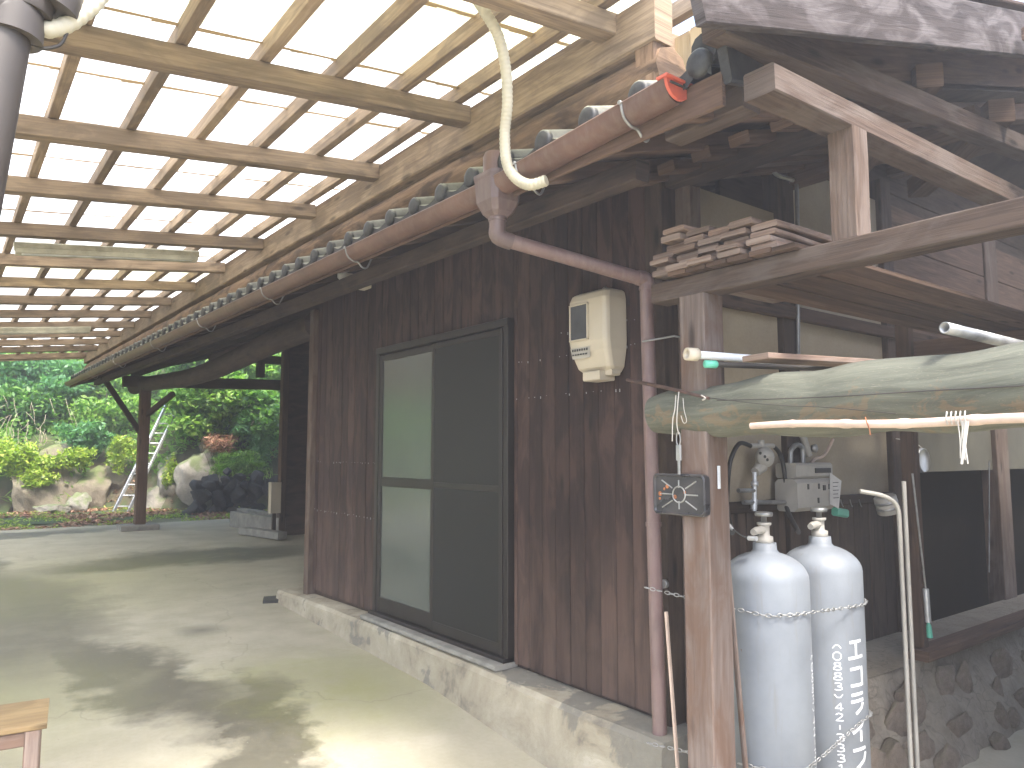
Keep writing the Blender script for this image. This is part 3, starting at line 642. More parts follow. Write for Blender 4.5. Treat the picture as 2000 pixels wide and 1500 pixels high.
# sliding door
jam = MB(); jam.box(2.735, 2.80, 3.615, 3.665, .262, 2.30); jam.box(2.735, 2.80, 5.315, 5.365, .262, 2.30)
jam.box(2.73, 2.80, 3.615, 5.365, 2.285, 2.335); jam.box(2.70, 2.80, 3.615, 5.365, .262, .285)
door = jam.build('sliding_door', M['door'], house)
def sash(x0, x1, ya, yb, glass):
    b = MB(); st = .05
    b.box(x0, x1, ya, ya+st, .29, 2.275); b.box(x0, x1, yb-st, yb, .29, 2.275)
    b.box(x0+.002, x1-.002, ya+st, yb-st, 2.225, 2.272, along=1); b.box(x0+.002, x1-.002, ya+st, yb-st, .292, .40, along=1); b.box(x0+.002, x1-.002, ya+st, yb-st, 1.245, 1.315, along=1)
    b.build('sash', M['door'], door)
    for za, zb in ((.40, 1.245), (1.315, 2.225)): MB().box((x0+x1)/2-.003, (x0+x1)/2+.003, ya+st, yb-st, za, zb, .0005).build('pane', glass, door)
sash(2.742, 2.766, 4.455, 5.315, M['frost']); sash(2.768, 2.792, 3.665, 4.52, M['frost'])
b = MB(); b.box(2.727, 2.739, 3.665, 3.70, .29, 2.275); b.box(2.727, 2.739, 4.46, 4.50, .29, 2.275)
for za, zb in ((.292, .36), (1.26, 1.30), (2.235, 2.272)): b.box(2.728, 2.738, 3.70, 4.46, za, zb, along=1)
b.build('screen_frame', M['door'], door)
for za, zb in ((.36, 1.26), (1.30, 2.235)): MB().box(2.731, 2.733, 3.70, 4.46, za, zb, .0002).build('insect_screen', M['screen'], door)
MB().box(2.734, 2.744, 5.268, 5.30, 1.05, 1.2).build('handle', M['black_rubber'], door)
MB().box(2.80, 2.82, 3.7, 5.3, .28, 2.28, .001).build('backing_curtain', M['plaster'], door)

# gable end wall (plaster panels between posts)
YG = 2.50
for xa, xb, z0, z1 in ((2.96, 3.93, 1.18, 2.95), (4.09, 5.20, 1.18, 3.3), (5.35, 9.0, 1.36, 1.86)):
    MB().box(xa, xb, YG+.02, YG+.08, z0, z1, .002).build('plaster_panel', M['plaster'] if xa < 5 else M['plaster_dim'], house)
for xa, xb, m_ in ((3.93, 4.09, 'dark'), (5.20, 5.35, 'dark'), (7.0, 7.25, 'frame')):
    MB().box(xa, xb, YG-.02, YG+.11, -.2, 3.45, .006).build('wall_post', M[m_], house)
x = 2.96
while x < 5.19:
    x1 = min(x+.19, 5.195)
    if not (x < 3.93 < x1 or x < 4.09 < x1 or 3.93 <= x < 4.09):
        MB().box(x+.002, x1-.002, YG-.004, YG+.016, -.15, 1.175, .004, 2).build('wainscot_board', M['dark'], house)
    x = x1
MB().box(2.96, 5.2, YG-.03, YG+.03, 1.175, 1.235, .006).build('wainscot_rail', M['dark'], house)
for z0, z1 in ((1.87, 2.07), (2.075, 2.28), (2.285, 2.5), (2.505, 2.75), (2.755, 3.0), (3.005, 3.3)):
    MB().box(5.36, 9.0, YG+.0, YG+.03, z0, z1, .005).build('wall_board', M['roofwood'], house)
for z0, z1 in ((2.96, 3.2), (3.205, 3.45), (3.455, 3.8)):
    MB().box(3.5+(z0-2.96)*3, 8.9, YG+.09, YG+.12, z0, z1, .005).build('gable_board', M['dark'], house)
MB().box(5.36, 9.0, YG+.25, YG+.3, -.2, 1.36, .003).build('doorway_gloom', M['gloom'], house)  # black sheet painted as the shade inside the doorway
MB().box(2.95, 8.9, YG-.045, YG+.0, 2.30, 2.38, .006).build('tie_rail', M['roofwood'], house)
MB().box(9.0, 9.06, 2.45, 12.3, -.2, 3.4, .006).build('back_wall', M['dark'], house)
MB().box(4.6, 9.0, 12.28, 12.34, .05, 3.6, .004).build('far_partition', M['siding'], house)
MB().box(4.50, 4.60, 12.2, 12.34, .1, 3.4, .006).build('wall_post', M['roofwood'], house)
# rubble footing with sill on the right
ft = thing('rubble_foundation', 'mortared rubble footing with a timber sill at the right edge of the shed', 'foundation', (5, 2.1, -.1))
mb = MB(); nx, nzs = 70, 16; vs = []
for i in range(nx+1):
    for k in range(nzs+1):
        x = 3.55+(7.6-3.55)*i/nx; tt = k/nzs; z = .30-.58*tt; yy = 2.10-.30*tt**1.2
        d = mn.noise(Vector((x*2.2, z*2.6, 1)))*.07+mn.noise(Vector((x*6, z*7, 5)))*.03
        vs.append((x, yy-d, z))
fs = [[i*(nzs+1)+k, i*(nzs+1)+k+1, (i+1)*(nzs+1)+k+1, (i+1)*(nzs+1)+k] for i in range(nx) for k in range(nzs)]
mb.add(vs, fs, None, True); mb.add([(3.55, 2.09, .30), (7.6, 2.09, .30), (7.6, 2.5, .30), (3.55, 2.5, .30)], [[0, 1, 2, 3]])
mb.add([(3.55, 2.10, .30), (3.55, 2.5, .30), (3.55, 2.5, -.3), (3.55, 1.8, -.28)], [[0, 1, 2, 3]]); mb.build('mortar_face', M['rubble_mortar'], ft)
fm = [rockmesh('footing_stone', 1, 1, 1, 80+i, 3, .3, .5) for i in range(4)]
for m_ in fm: m_.materials.append(M['rubble'])
for i in range(34):
    x = random.uniform(3.65, 7.4); tt = random.random(); z = .18-.40*tt; a = random.uniform(.09, .2)
    inst('footing_stone', fm[i % 4], (x, 2.08-.30*(tt*.8+.1)**1.2+.01, z), ft, (random.uniform(-.2, .2), random.uniform(-1, 1), 0), (a*1.1, .055, a*random.uniform(.6, .9)))
MB().beam((4.55, 2.08, .335), (7.2, 2.08, .335), .12, .06).build('sill', M['roofwood'], ft)
MB().box(4.60, 4.67, 2.07, 2.15, .37, 2.30, .006).build('sill_post', M['roofwood'], ft)

# far open bay: eave beam, posts, ties, braces
mb = MB(); ps = []
for i in range(15):
    y = 6.9+i*.62; ps.append((2.86, y, 2.74+.03*math.sin(y)-.10*math.sin((y-6.9)/8.7*PI)))
mb.tube(ps, [.13]*15, 12, up=(1, 0, 0)); mb.build('eave_log_beam', M['dark'], house)
MB().beam((2.865, 1.52, 2.875), (2.865, 15.7, 3.02), .13, .12).build('wall_plate', M['dark'], house)
pb = at(268, 1028, z=.25); PX, PY = 2.86, 14.6
MB().beam((PX, PY, .24), (PX, PY, 2.80), .17, .17, up=(0, 1, 0), ch=.01).build('bay_post', M['roofwood'], house)
MB().box(PX-.33, PX+.28, PY-.25, PY+.22, .13, .25, .015).build('post_footing', M['mortar'], house)
MB().beam((2.15, PY, 2.86), (PX, PY, 1.78), .06, .09).build('brace', M['dark'], house)
MB().beam((PX, PY, 2.15), (PX+.35, PY-.55, 2.55), .07, .09).build('brace', M['dark'], house)
MB().beam((2.5, PY+.1, 2.78), (9.0, PY+.1, 2.98), .13, .20).build('tie_beam', M['dark'], house)
MB().beam((4.2, PY+.1, 3.36), (9.0, PY+.1, 3.36), .12, .16).build('tie_beam', M['dark'], house)
MB().beam((4.95, PY+.1, 3.0), (4.95, PY+.1, 3.3), .14, .14, up=(0, 1, 0)).build('strut', M['dark'], house)
MB().box(8.8, 9.0, PY, PY+.2, .1, 3.8).build('wall_post', M['dark'], house)

# roof: deck, rafters, eave board
RY0, RY1, RX1 = 1.44, 17.2, 7.2
mb = MB(); a, b = 1.99, RX1
mb.add([(x_, y_, zr(x_, y_)+d_) for d_ in (-.03, 0) for x_, y_ in ((a, RY0), (b, RY0), (b, RY1), (a, RY1))],
       [[0, 3, 2, 1], [4, 5, 6, 7], [0, 1, 5, 4], [1, 2, 6, 5], [2, 3, 7, 6], [3, 0, 4, 7]], [[(p, q) for p, q in ((0, 0), (0, 5), (16, 5), (16, 0))]]*6)
mb.build('roof_deck', M['dark'], house)
b2 = MB(); e = 10.5
b2.add([(x_, y_, zr(RX1, y_)-k_+d_) for d_ in (-.03, 0) for x_, y_, k_ in ((RX1, RY0, 0), (e+2, RY0, 1.6), (e+2, RY1, 1.6), (RX1, RY1, 0))],
       [[0, 3, 2, 1], [4, 5, 6, 7], [0, 1, 5, 4], [1, 2, 6, 5], [2, 3, 7, 6], [3, 0, 4, 7]]); b2.build('rear_roof_slope', M['dark'], house)
y = 1.62
while y < 17.1:
    MB().beam((2.02, y, zr(2.02, y)-.072), (RX1-.02, y, zr(RX1, y)-.072), .055, .075, up=(0, 0, 1)).build('rafter', M['roofwood'] if y < 3 else M['dark'], house)
    y += .45 if y > 3 else .40
for xp in (4.1, 5.6): MB().beam((xp, 1.44, zr(xp, 1.44)-.18), (xp, 15, zr(xp, 15)-.18), .12, .125).build('purlin', M['roofwood'], house)
MB().beam((1.983, 1.44, zr(2, 1.44)-.066), (1.983, 17.2, zr(2, 17.2)-.066), .017, .12).build('eave_board', M['roofwood'], house)
MB().box(2.13, 2.23, 1.47, 1.82, 2.69, 2.795, .006).build('eave_girder', M['frame'], house)
MB().beam((2.20, 2.0, 2.645), (2.20, 15.5, 2.79), .08, .09).build('eave_girder', M['dark'], house)

# roof tiles
def tile_mesh(eave):
    P = .272; nseg = 16; L = .30; th = .022; prof = []
    for k in range(nseg+1):
        t = k/nseg
        if t < .34: z = .052*math.sin(t/.34*PI)**.8+.012
        else: q = (t-.34)/.66; z = .012-.026*math.sin(q*PI)
        prof.append((t*P, z))
    m = MB(); vs = []; fs = []
    for x, zz in ((0, 0), (L*.5, 0), (L, 0)):
        for y_, z in prof: vs.append((x, y_, z+zz+.29*x))
    nn = nseg+1
    for i in range(2):
        for k in range(nseg): fs.append([i*nn+k, (i+1)*nn+k, (i+1)*nn+k+1, i*nn+k+1])
    m.add(vs, fs, None, True)
    d = .055 if eave else th; vs = []; fs = []
    for y_, z in prof: vs += [(0, y_, z), (.004, y_, z-d if not eave else z*.55-.055)]
    for k in range(nseg): fs.append([2*k, 2*k+1, 2*k+3, 2*k+2][::-1])
    m.add(vs, fs, None, True)
    vs = []; fs = []                                   # underside
    for x in (.004, L):
        for y_, z in prof: vs.append((x, y_, z-th+.29*x))
    for k in range(nseg): fs.append([k, k+1, nn+k+1, nn+k])
    m.add(vs, fs, None, True)
    if eave:                                             # round drop end over the roll
        m.lathe((-.018, P*.17, .012), [(.020, 0), (.040, .002), (.048, .008), (.050, .03)], 18, (1, 0, 0))
    return m.mesh('roof_tile')
te, tf = tile_mesh(True), tile_mesh(False); te.materials.append(M['tile']); tf.materials.append(M['tile'])
ny = int((17.15-1.5)/.272)
for j in range(ny):
    y = 1.47+j*.272+random.uniform(-.003, .003)
    inst('roof_tile', te, (1.955, y, zr(1.955, y)+.045+random.uniform(-.004, .004)), house, (0, random.uniform(-.02, .02), random.uniform(-.02, .02)))
    for r_ in range(1, 4): inst('roof_tile', tf, (1.955+r_*.24, y, zr(1.955+r_*.24, y)+.056), house)
mb = MB(); P = .272
xs_ = [2.9+.24*k for k in range(18)]
vs = []; fs = []; cols = []
for j in range(ny):
    for k in range(8):
        t = k/8; z = (.052*math.sin(t/.34*PI)**.8+.012) if t < .34 else .012-.03*math.sin((t-.34)/.66*PI); cols.append((1.47+(j+t)*P, z))
for x in xs_:
    for y_, z in cols: vs.append((x, y_, z+zr(x, y_)+.06))
    for y_, z in cols: vs.append((x+.24, y_, z+zr(x+.24, y_)+.03))
nc = len(cols)
for i in range(len(xs_)):
    for k in range(nc-1): fs.append([2*i*nc+k, (2*i+1)*nc+k, (2*i+1)*nc+k+1, 2*i*nc+k+1])
mb.add(vs, fs); o = mb.build('tile_field', M['tile'], house); o['kind'] = 'stuff'
for k in range(20):                                      # verge tiles down the gable edge
    x = 1.97+k*.26
    if k > 1: continue
    MB().beam((x, 1.425, zr(x)+.0), (x+.27, 1.455, zr(x+.27)+.0), .035, .12, ch=.008).build('verge_tile', M['tile'], house)
    MB().tube([(x-.01, 1.50, zr(x)+.085), (x+.26, 1.50, zr(x+.26)+.075)], [.052, .045], 12).build('verge_tile', M['tile'], house)

# gable trim and projecting timbers
zb = lambda x: 2.79+.30*(x-1.55)
MB().beam((1.53, 1.20, zb(1.53)-.035), (6.3, 1.20, zb(6.3)-.035), .035, .21, ch=.004, seg=10, wob=.002).build('bargeboard', M['barge'], house)
MB().beam((2.35, 1.455, zr(2.35, 1.4)+.13), (6.9, 1.455, zr(6.9, 1.4)+.13), .03, .30).build('verge_board', M['roofwood'], house)
MB().beam((1.62, 1.33, zb(1.62)+.115), (6.3, 1.33, zb(6.3)+.115), .30, .02).build('verge_deck', M['roofwood'], house)
for j, yy in enumerate((1.29, 1.40)):
    MB().beam((2.4, yy, zb(2.4)+.06), (6.3, yy, zb(6.3)+.06), .05, .07).build('verge_rafter', M['roofwood'], house)
for p0, p1, wd, ht, m_ in (((1.95, 1.285, 2.645), (5.2, 1.285, 2.72), .11, .09, 'frame'),
                           ((1.88, 1.40, 2.865), (4.6, 1.40, 3.14), .09, .095, 'frame'),
                           ((3.35, 1.36, 3.15), (3.35+.9, 2.2, 3.17), .11, .11, 'roofwood'),
                           ((4.1, 1.34, 3.20), (4.9, 2.1, 3.2), .12, .12, 'roofwood')):
    MB().beam(p0, p1, wd, ht, seg=4, wob=.0015).build('tie_timber', M[m_], house)
for k in range(5):
    x = 2.35+k*.01; yy = 1.62+.2*k; MB().beam((2.6, yy, zr(2.6)-.13), (6.8, yy, zr(6.8)-.13), .10, .05).build('roof_board', M['roofwood'], house)

# pale new boards above the eave
for k in range(6):
    MB().box(2.62+.006*(k % 2), 2.64+.006*(k % 2), 1.62+.155*k, 1.62+.155*k+.150, zr(2.63)+.02, 3.44, .004, 2).build('pale_wall_board', M['pale_board'], house)

# ---------------------------------------------------------------- front frame of posts and beams
fr = thing('post_and_beam_frame', 'weathered open timber frame with shelf in front of the gas cylinders', 'timber frame', (2.45, 1.9, gz(1.9)))
XB = 2.45
MB().beam((XB, 2.14, 2.185), (XB, .25, 2.185), .105, .085, ch=.004, seg=8, wob=.0015).build('beam', M['frame'], fr)
MB().beam((XB, 1.92, 1.60), (XB, 1.92, 2.142), .125, .125, up=(0, 1, 0), ch=.004, seg=4, wob=.001).build('upper_post', M['frame_pale'], fr)
MB().beam((XB, 1.92, gz(1.9)-.02), (XB, 1.92, 1.60), .135, .13, up=(0, 1, 0), ch=.005, seg=8, wob=.0015).build('lower_post', M['frame_pale'], fr)
MB().beam((XB, 1.275, 2.228), (XB, 1.275, 2.615), .095, .095, up=(0, 1, 0), ch=.004, seg=4, wob=.001).build('short_post', M['frame'], fr)
MB().beam((XB, .33, gz(.3)-.02), (XB, .33, 2.142), .13, .13, up=(0, 1, 0)).build('near_post', M['frame_pale'], fr)
for k in range(6):
    yy = 1.48+.098*k; MB().beam((2.36, yy, 2.238+.003*(k % 2)), (5.19+.1*(k % 3), yy, 2.242+.003*(k % 2)), .092, .018, ch=.002, seg=6, wob=.001).build('shelf_plank', M['roofwood'], fr)
MB().box(5.0, 5.1, .6, 2.3, 2.13, 2.225).build('rear_beam', M['roofwood'], fr)
# stack of lumber on the shelf: each plank lies loose
k = 0
for row, (z, n_) in enumerate(((2.262, 5), (2.288, 5), (2.316, 5), (2.345, 5), (2.373, 4), (2.402, 2), (2.43, 1))):
    for i in range(n_):
        pos = ('farthest from the camera', 'second from the far side', 'in the middle', 'second from the near side', 'nearest the camera') if n_ == 5 else ('farthest back', 'second from the back', 'third from the back', 'nearest') if n_ == 4 else ('at the back', 'at the front') if n_ == 2 else ('lying alone on the pile',)
        yy = 2.09-.125*i-random.uniform(0, .02)+(0 if row < 4 else -.03*row*.4); th = random.uniform(.020, .027); L = random.uniform(.45, 1.0); x0 = 2.37+random.uniform(-.03, .06)
        k += 1
        o = MB().beam((x0, yy, z), (x0+L, yy+random.uniform(-.03, .03), z+random.uniform(0, .004)), random.uniform(.095, .118), th, ch=.004, seg=5, wob=.0015).build('lumber_plank', M['lumber'])
        tag(o, None, 'plank', 'loose planks stacked on the shelf over the gas cylinders')
        o['label'] = ('weathered plank in the %s layer of the shelf stack' % ('lowest', 'second', 'third', 'fourth', 'fifth', 'sixth', 'topmost')[row])+', '+pos[i]
wing = thing('added_shade_wing', 'unseen plank wall and eave added to shade the right bay', 'shade blocker', (3.5, .2, gz(0)))  # out-of-view structure added to keep sun and sky off the right bay
x = 3.46
while x < 8.6:
    MB().box(x, x+.148, .18, .20, gz(0)-.1, 3.35, .003, 2).build('siding_board', M['dark'], wing); x += .15
y = -3.2
while y < .17:
    MB().box(3.44, 3.46, y, y+.148, gz(0)-.1, 3.35, .003, 2).build('siding_board', M['dark'], wing); y += .15
MB().box(3.42, 3.52, .14, .24, gz(0)-.1, 3.35).build('corner_post', M['roofwood'], wing)
MB().box(3.25, 8.9, -3.4, .50, 3.36, 3.42, .004).build('shade_slab', M['roofwood'], wing)
MB().box(3.78, 8.9, .505, 1.14, 3.36, 3.42, .004).build('shade_slab', M['roofwood'], wing)  # added slab blocks the sun between this wing and the house roof
# log beam
mb = MB(); ps = []; rr = []
for i in range(34):
    tt = i/33; y = 2.18-1.87*tt; ps.append((2.45+.01*math.sin(i), y, 1.665+.035*tt+.006*math.sin(i*.8)))
    r_ = .094+.027*min(1, max(0, (tt-.1)/.3)) if tt < .5 else .121; r_ = .078+.018*min(1, i/2) if i < 3 else max(r_, .098)
    rr.append(r_*(1+.02*math.sin(i*1.3)))
mb.tube(ps, rr, 28, up=(1, 0, 0))
lg = mb.build('log_beam', M['log']); tag(lg, 'thick peeled greenish log lying across the post in front of the cylinders', 'log')
# things on and along the log
t = thing('pvc_pipe', 'white plastic pipe with flared socket end resting on the log by the post', 'pipe', at(1340, 690, x=2.32))
p0 = at(1350, 692, x=2.30); p1 = p0+Vector((1.15, -.35, -.02))
MB().tube([p0, p0.lerp(p1, 1)], .016, 14).build('tube', M['white'], t)
mb = MB(); d = (p1-p0).normalized(); mb.lathe(p0-d*.02, [(.014, .03), (.014, .0), (.025, -.002), (.026, .045), (.019, .055)], 18, d); mb.build('socket', M['cream'], t)
p0 = at(1380, 711, x=2.31); p1 = p0+Vector((1.1, -.42, -.0))
t = thing('garden_pole', 'thin dark garden pole with a teal cap lying on the log', 'pole', p0)
MB().tube([p0, p1], .011, 12).build('tube', M['wire'], t); d = (p1-p0).normalized(); MB().lathe(p0-d*.01, [(.008, 0), (.015, .003), (.0155, .05), (.012, .055)], 14, d).build('cap', M['green'], t)
p0 = at(1475, 704, x=2.36); o = MB().beam(p0+Vector((0, .0, .012)), p0+Vector((.62, -.12, .02)), .13, .022, ch=.003).build('plank_offcut', M['lumber']); tag(o, 'short reddish plank lying flat across the top of the log', 'plank')
p0 = at(1845, 640, x=2.36); p1 = p0+Vector((1.0, -.12, -.05)); t = thing('steel_pipe', 'hollow grey steel pipe jutting out over the right end of the log', 'pipe', p0)
d = (p1-p0).normalized(); MB().lathe(p0, [(.013, .2), (.013, 0), (.018, 0), (.018, 1.0)], 18, d).build('tube', M['galv'], t)
# bamboo pole with joints and ties
mb = MB(); a_, b_ = at(1467, 832, x=2.30), at(2120, 816, x=2.30); L = (b_-a_).length; ps = []; rr = []
for i in range(61):
    tt = i/60; ps.append(a_.lerp(b_, tt)+Vector((0, 0, .004*math.sin(tt*9)))); dn = min(abs(tt-q) for q in (.17, .36, .545, .74, .92)); rr.append(.0115+.003*tt+(.0025 if dn < .012 else 0))
mb.tube(ps, rr, 12); o = mb.build('bamboo_pole', M['bamboo']); tag(o, 'pale jointed bamboo pole tied horizontally along the front of the log', 'pole')
t = thing('hanging_twine', 'frayed white twine bundle hanging from the bamboo pole', 'twine', at(1885, 825, x=2.28)); mb = MB()
for i in range(7):
    p = at(1880+random.uniform(-10, 12), 822, x=2.275); q = at(1883+random.uniform(-8, 8), 903+random.uniform(-12, 4), x=2.275); mb.tube(curve_pts([p, p.lerp(q, .5)+Vector((0, random.gauss(0, .004), 0)), q], 3), .0018 if i else .004, 6)
mb.build('strands', M['cord'], t)
mb = MB(); p = at(1850, 818, x=2.283)
for i in range(5): mb.tube([p+Vector((.0, -.012*i, .02)), p+Vector((-.018, -.012*i-.004, .0)), p+Vector((0, -.012*i, -.016))], .0022, 6)
mb.build('knot', M['cord'], t)
o = MB().tube(curve_pts([at(1690, 815, x=2.29), at(1693, 825, x=2.28), at(1698, 838, x=2.29), at(1700, 850, x=2.29)], 4), .002, 6).build('wire_tie', M['rust']); tag(o, 'rusty wire tie looped round the middle of the bamboo pole', 'wire')
# rod and wires along the log
t = thing('support_wire', 'dark rod from the wall ending in wires stretched along the log', 'wire', at(1250, 752, x=2.6))
MB().tube([at(1225, 742, x=2.66), at(1300, 757, x=2.38), at(1385, 778, x=2.30)], [.008, .008, .006], 8).build('rod', M['rod'], t)
MB().tube(curve_pts([at(1378, 776, x=2.30), at(1500, 790, x=2.30), at(1620, 796, x=2.31), at(1750, 808, x=2.33)], 5), .0018, 6).build('cord', M['wire'], t)
MB().tube(curve_pts([at(1400, 782, x=2.30), at(1600, 776, x=2.31), at(1800, 764, x=2.32), at(2100, 748, x=2.32)], 5), .0022, 6).build('cord', M['wire'], t)
MB().tube(curve_pts([at(1370, 772, x=2.3), at(1378, 778, x=2.29), at(1372, 781, x=2.3), at(1380, 776, x=2.3)], 3), .003, 6).build('knot', M['cord'], t)
# hook wires, clip and burner pan
t = thing('hook_wire', 'pale bent wires hung over the dark rod above the burner tray', 'wire', at(1325, 770, x=2.34)); mb = MB()
mb.tube(curve_pts([at(1326, 765, x=2.33), at(1323, 800, x=2.32), at(1322, 830, x=2.32), at(1326, 848, x=2.33)], 4), .002, 6)
mb.tube(curve_pts([at(1320, 772, x=2.33), at(1318, 800, x=2.32), at(1314, 820, x=2.32), at(1313, 862, x=2.32)], 4), .002, 6)
mb.tube(curve_pts([at(1334, 778, x=2.33), at(1336, 800, x=2.32), at(1341, 822, x=2.32), at(1335, 826, x=2.32), at(1330, 812, x=2.32)], 4), .0015, 6); mb.build('wires', M['cord'], t)
t = thing('spring_clip', 'grey hanging clip between the hook wire and the burner tray', 'clip', at(1325, 870, x=2.36)); mb = MB()
c0 = at(1325, 858, x=2.35); mb.tube([c0+Vector((0, .010*math.cos(a)*1, .028*math.sin(a))) for a in [2*PI*k/16 for k in range(17)]], .003, 6, False)
mb.box(2.345, 2.357, c0.y-.012, c0.y+.012, c0.z-.085, c0.z-.022); mb.box(2.347, 2.355, c0.y-.006, c0.y+.006, c0.z-.14, c0.z-.085); mb.build('clip_body', M['galv'], t)
pc = at(1325, 966, x=2.36); W_, H_ = .265, .165; t = thing('burner_tray', 'rusty black enamel drip tray with radial ribs hanging on the pale post', 'tray', pc)
def rrect(w_, h_, r, n_=5):
    out = []
    for cx, cy, a0 in ((w_/2-r, h_/2-r, 0), (-w_/2+r, h_/2-r, PI/2), (-w_/2+r, -h_/2+r, PI), (w_/2-r, -h_/2+r, 1.5*PI)):
        for k in range(n_+1): a = a0+PI/2*k/n_; out.append((cx+r*math.cos(a), cy+r*math.sin(a)))
    return out
mb = MB(); rings = [(W_, H_, .022, .030), (W_, H_, .022, 0), (W_-.012, H_-.012, .018, -.004), (W_-.024, H_-.024, .014, .004), (W_-.03, H_-.03, .012, .004)]; vs = []
for w_, h_, r, dx in rings:
    for (a, b) in rrect(w_, h_, r): vs.append((pc.x+dx, pc.y+a, pc.z+b))
q = 24; fs = []
for i in range(len(rings)-1):
    for k in range(q): fs.append([i*q+k, i*q+(k+1) % q, (i+1)*q+(k+1) % q, (i+1)*q+k])
fs.append([(len(rings)-1)*q+k for k in range(q)]); mb.add(vs, fs); mb.build('pan', M['enamel'], t)
mb = MB()
for a in range(8):
    an = a*PI/4; ey = .095*math.cos(an) if a % 2 == 0 else .088*(1 if math.cos(an) > 0 else -1); ez = .058*math.sin(an) if a % 2 == 0 else .055*(1 if math.sin(an) > 0 else -1)
    mb.tube([(pc.x+.003, pc.y+ey*.38, pc.z+ez*.45), (pc.x+.003, pc.y+ey, pc.z+ez)], .003, 8)
mb.tube([(pc.x+.003, pc.y+.032*math.cos(2*PI*k/20), pc.z+.032*math.sin(2*PI*k/20)) for k in range(21)], .003, 8, False); mb.build('ribs', M['galv'], t)
mb = MB()
for dy, dz, s_ in ((.098, .0, .010), (.06, .03, .009), (.075, .02, .006), (-.03, .01, .007), (.02, -.01, .009), (.1, -.02, .006)):
    MB().lathe((pc.x+.0025, pc.y+dy, pc.z+dz), [(s_, 0), (s_*.8, -.0012)], 9, (1, 0, 0)).build('rust_spot', M['rust'], t)
# sticks
o = MB().beam(at(1301, 1195, x=2.50), at(1325, 1520, x=2.50), .016, .012, up=(0, 1, 0)).build('wooden_lath', M['bamboo']); tag(o, 'thin wooden lath leaning beside the foot of the downpipe', 'stick')
o = MB().beam(at(1422, 1110, x=2.60), at(1458, 1520, x=2.62), .020, .02, up=(0, 1, 0)).build('leaning_stick', M['frame_pale']); tag(o, 'pale stick leaning between the post and the left gas cylinder', 'stick')
o = MB().box(2.44, 2.455, 1.848, 1.853, 1.36, 1.45, .001).build('tape_strip', M['white']); tag(o, 'strip of white tape stuck on the right edge of the pale post', 'tape')

# ---------------------------------------------------------------- gas cylinders
KANA = {'e': [[(.12, .86), (.88, .90)], [(.5, .80), (.5, .26)], [(.02, .14), (.98, .20)]],
        'ko': [[(.1, .85), (.74, .90)], [(.86, .95), (.86, .08)], [(.1, .12), (.80, .14)]],
        'ra': [[(.12, .90), (.88, .95)], [(.08, .60), (.90, .66)], [(.86, .52), (.74, .30), (.35, .06)]],
        'i': [[(.86, .94), (.62, .66), (.10, .42)], [(.62, .52), (.62, .02)]],
        'fu': [[(.08, .86), (.92, .92)], [(.90, .72), (.78, .40), (.28, .06)]]}
DG = {'0': [[(.3, 0), (.05, .25), (.05, .75), (.3, 1), (.7, 1), (.95, .75), (.95, .25), (.7, 0), (.3, 0)]],
      '8': [[(.5, .52), (.15, .7), (.15, .9), (.5, 1), (.85, .9), (.85, .7), (.5, .52), (.05, .32), (.05, .1), (.5, 0), (.95, .1), (.95, .32), (.5, .52)]],
      '3': [[(.1, .9), (.5, 1), (.88, .85), (.8, .6), (.4, .53)], [(.45, .5), (.9, .4), (.92, .12), (.5, 0), (.08, .1)]],
      '4': [[(.7, 0), (.7, 1), (.05, .3), (.98, .3)]], '2': [[(.08, .8), (.4, 1), (.85, .85), (.8, .6), (.08, .02), (.95, .02)]],
      '1': [[(.2, .82), (.52, 1), (.52, 0)]], '(': [[(.0, .2), (.3, .6), (.7, .6), (1, .2)]], ')': [[(.0, .8), (.3, .4), (.7, .4), (1, .8)]], '-': [[(.5, .2), (.5, .8)]]}
def letters(mb, c, r, th0, ztop, items, table, w_, h_, pitch, sw):
    V = Vector((-Fv.x, -Fv.y, 0)); V = Vector((CAM.x-c[0], CAM.y-c[1], 0)).normalized(); Rr = Vector((-V.y, V.x, 0))
    if Rr.dot(Rv) < 0: Rr = -Rr
    def P(u, z): th = th0+u/r; return (c[0]+(r+.0012)*(V.x*math.cos(th)+Rr.x*math.sin(th)), c[1]+(r+.0012)*(V.y*math.cos(th)+Rr.y*math.sin(th)), z)
    for i, ch in enumerate(items):
        zt = ztop-i*pitch
        for st in table[ch]:
            pts = []
            for a, b in zip(st[:-1], st[1:]):
                for k in range(4): pts.append((a[0]+(b[0]-a[0])*k/4, a[1]+(b[1]-a[1])*k/4))
            pts.append(st[-1]); pts = [((p[0]-.5)*w_, zt-h_+p[1]*h_) for p in pts]; vs = []
            for k, p in enumerate(pts):
                q0 = pts[max(k-1, 0)]; q1 = pts[min(k+1, len(pts)-1)]; dx, dz = q1[0]-q0[0], q1[1]-q0[1]; L = math.hypot(dx, dz) or 1; nx_, nz_ = -dz/L*sw/2, dx/L*sw/2
                vs += [P(p[0]+nx_, p[1]+nz_), P(p[0]-nx_, p[1]-nz_)]
            mb.add(vs, [[2*k, 2*k+1, 2*k+3, 2*k+2] for k in range(len(pts)-1)])
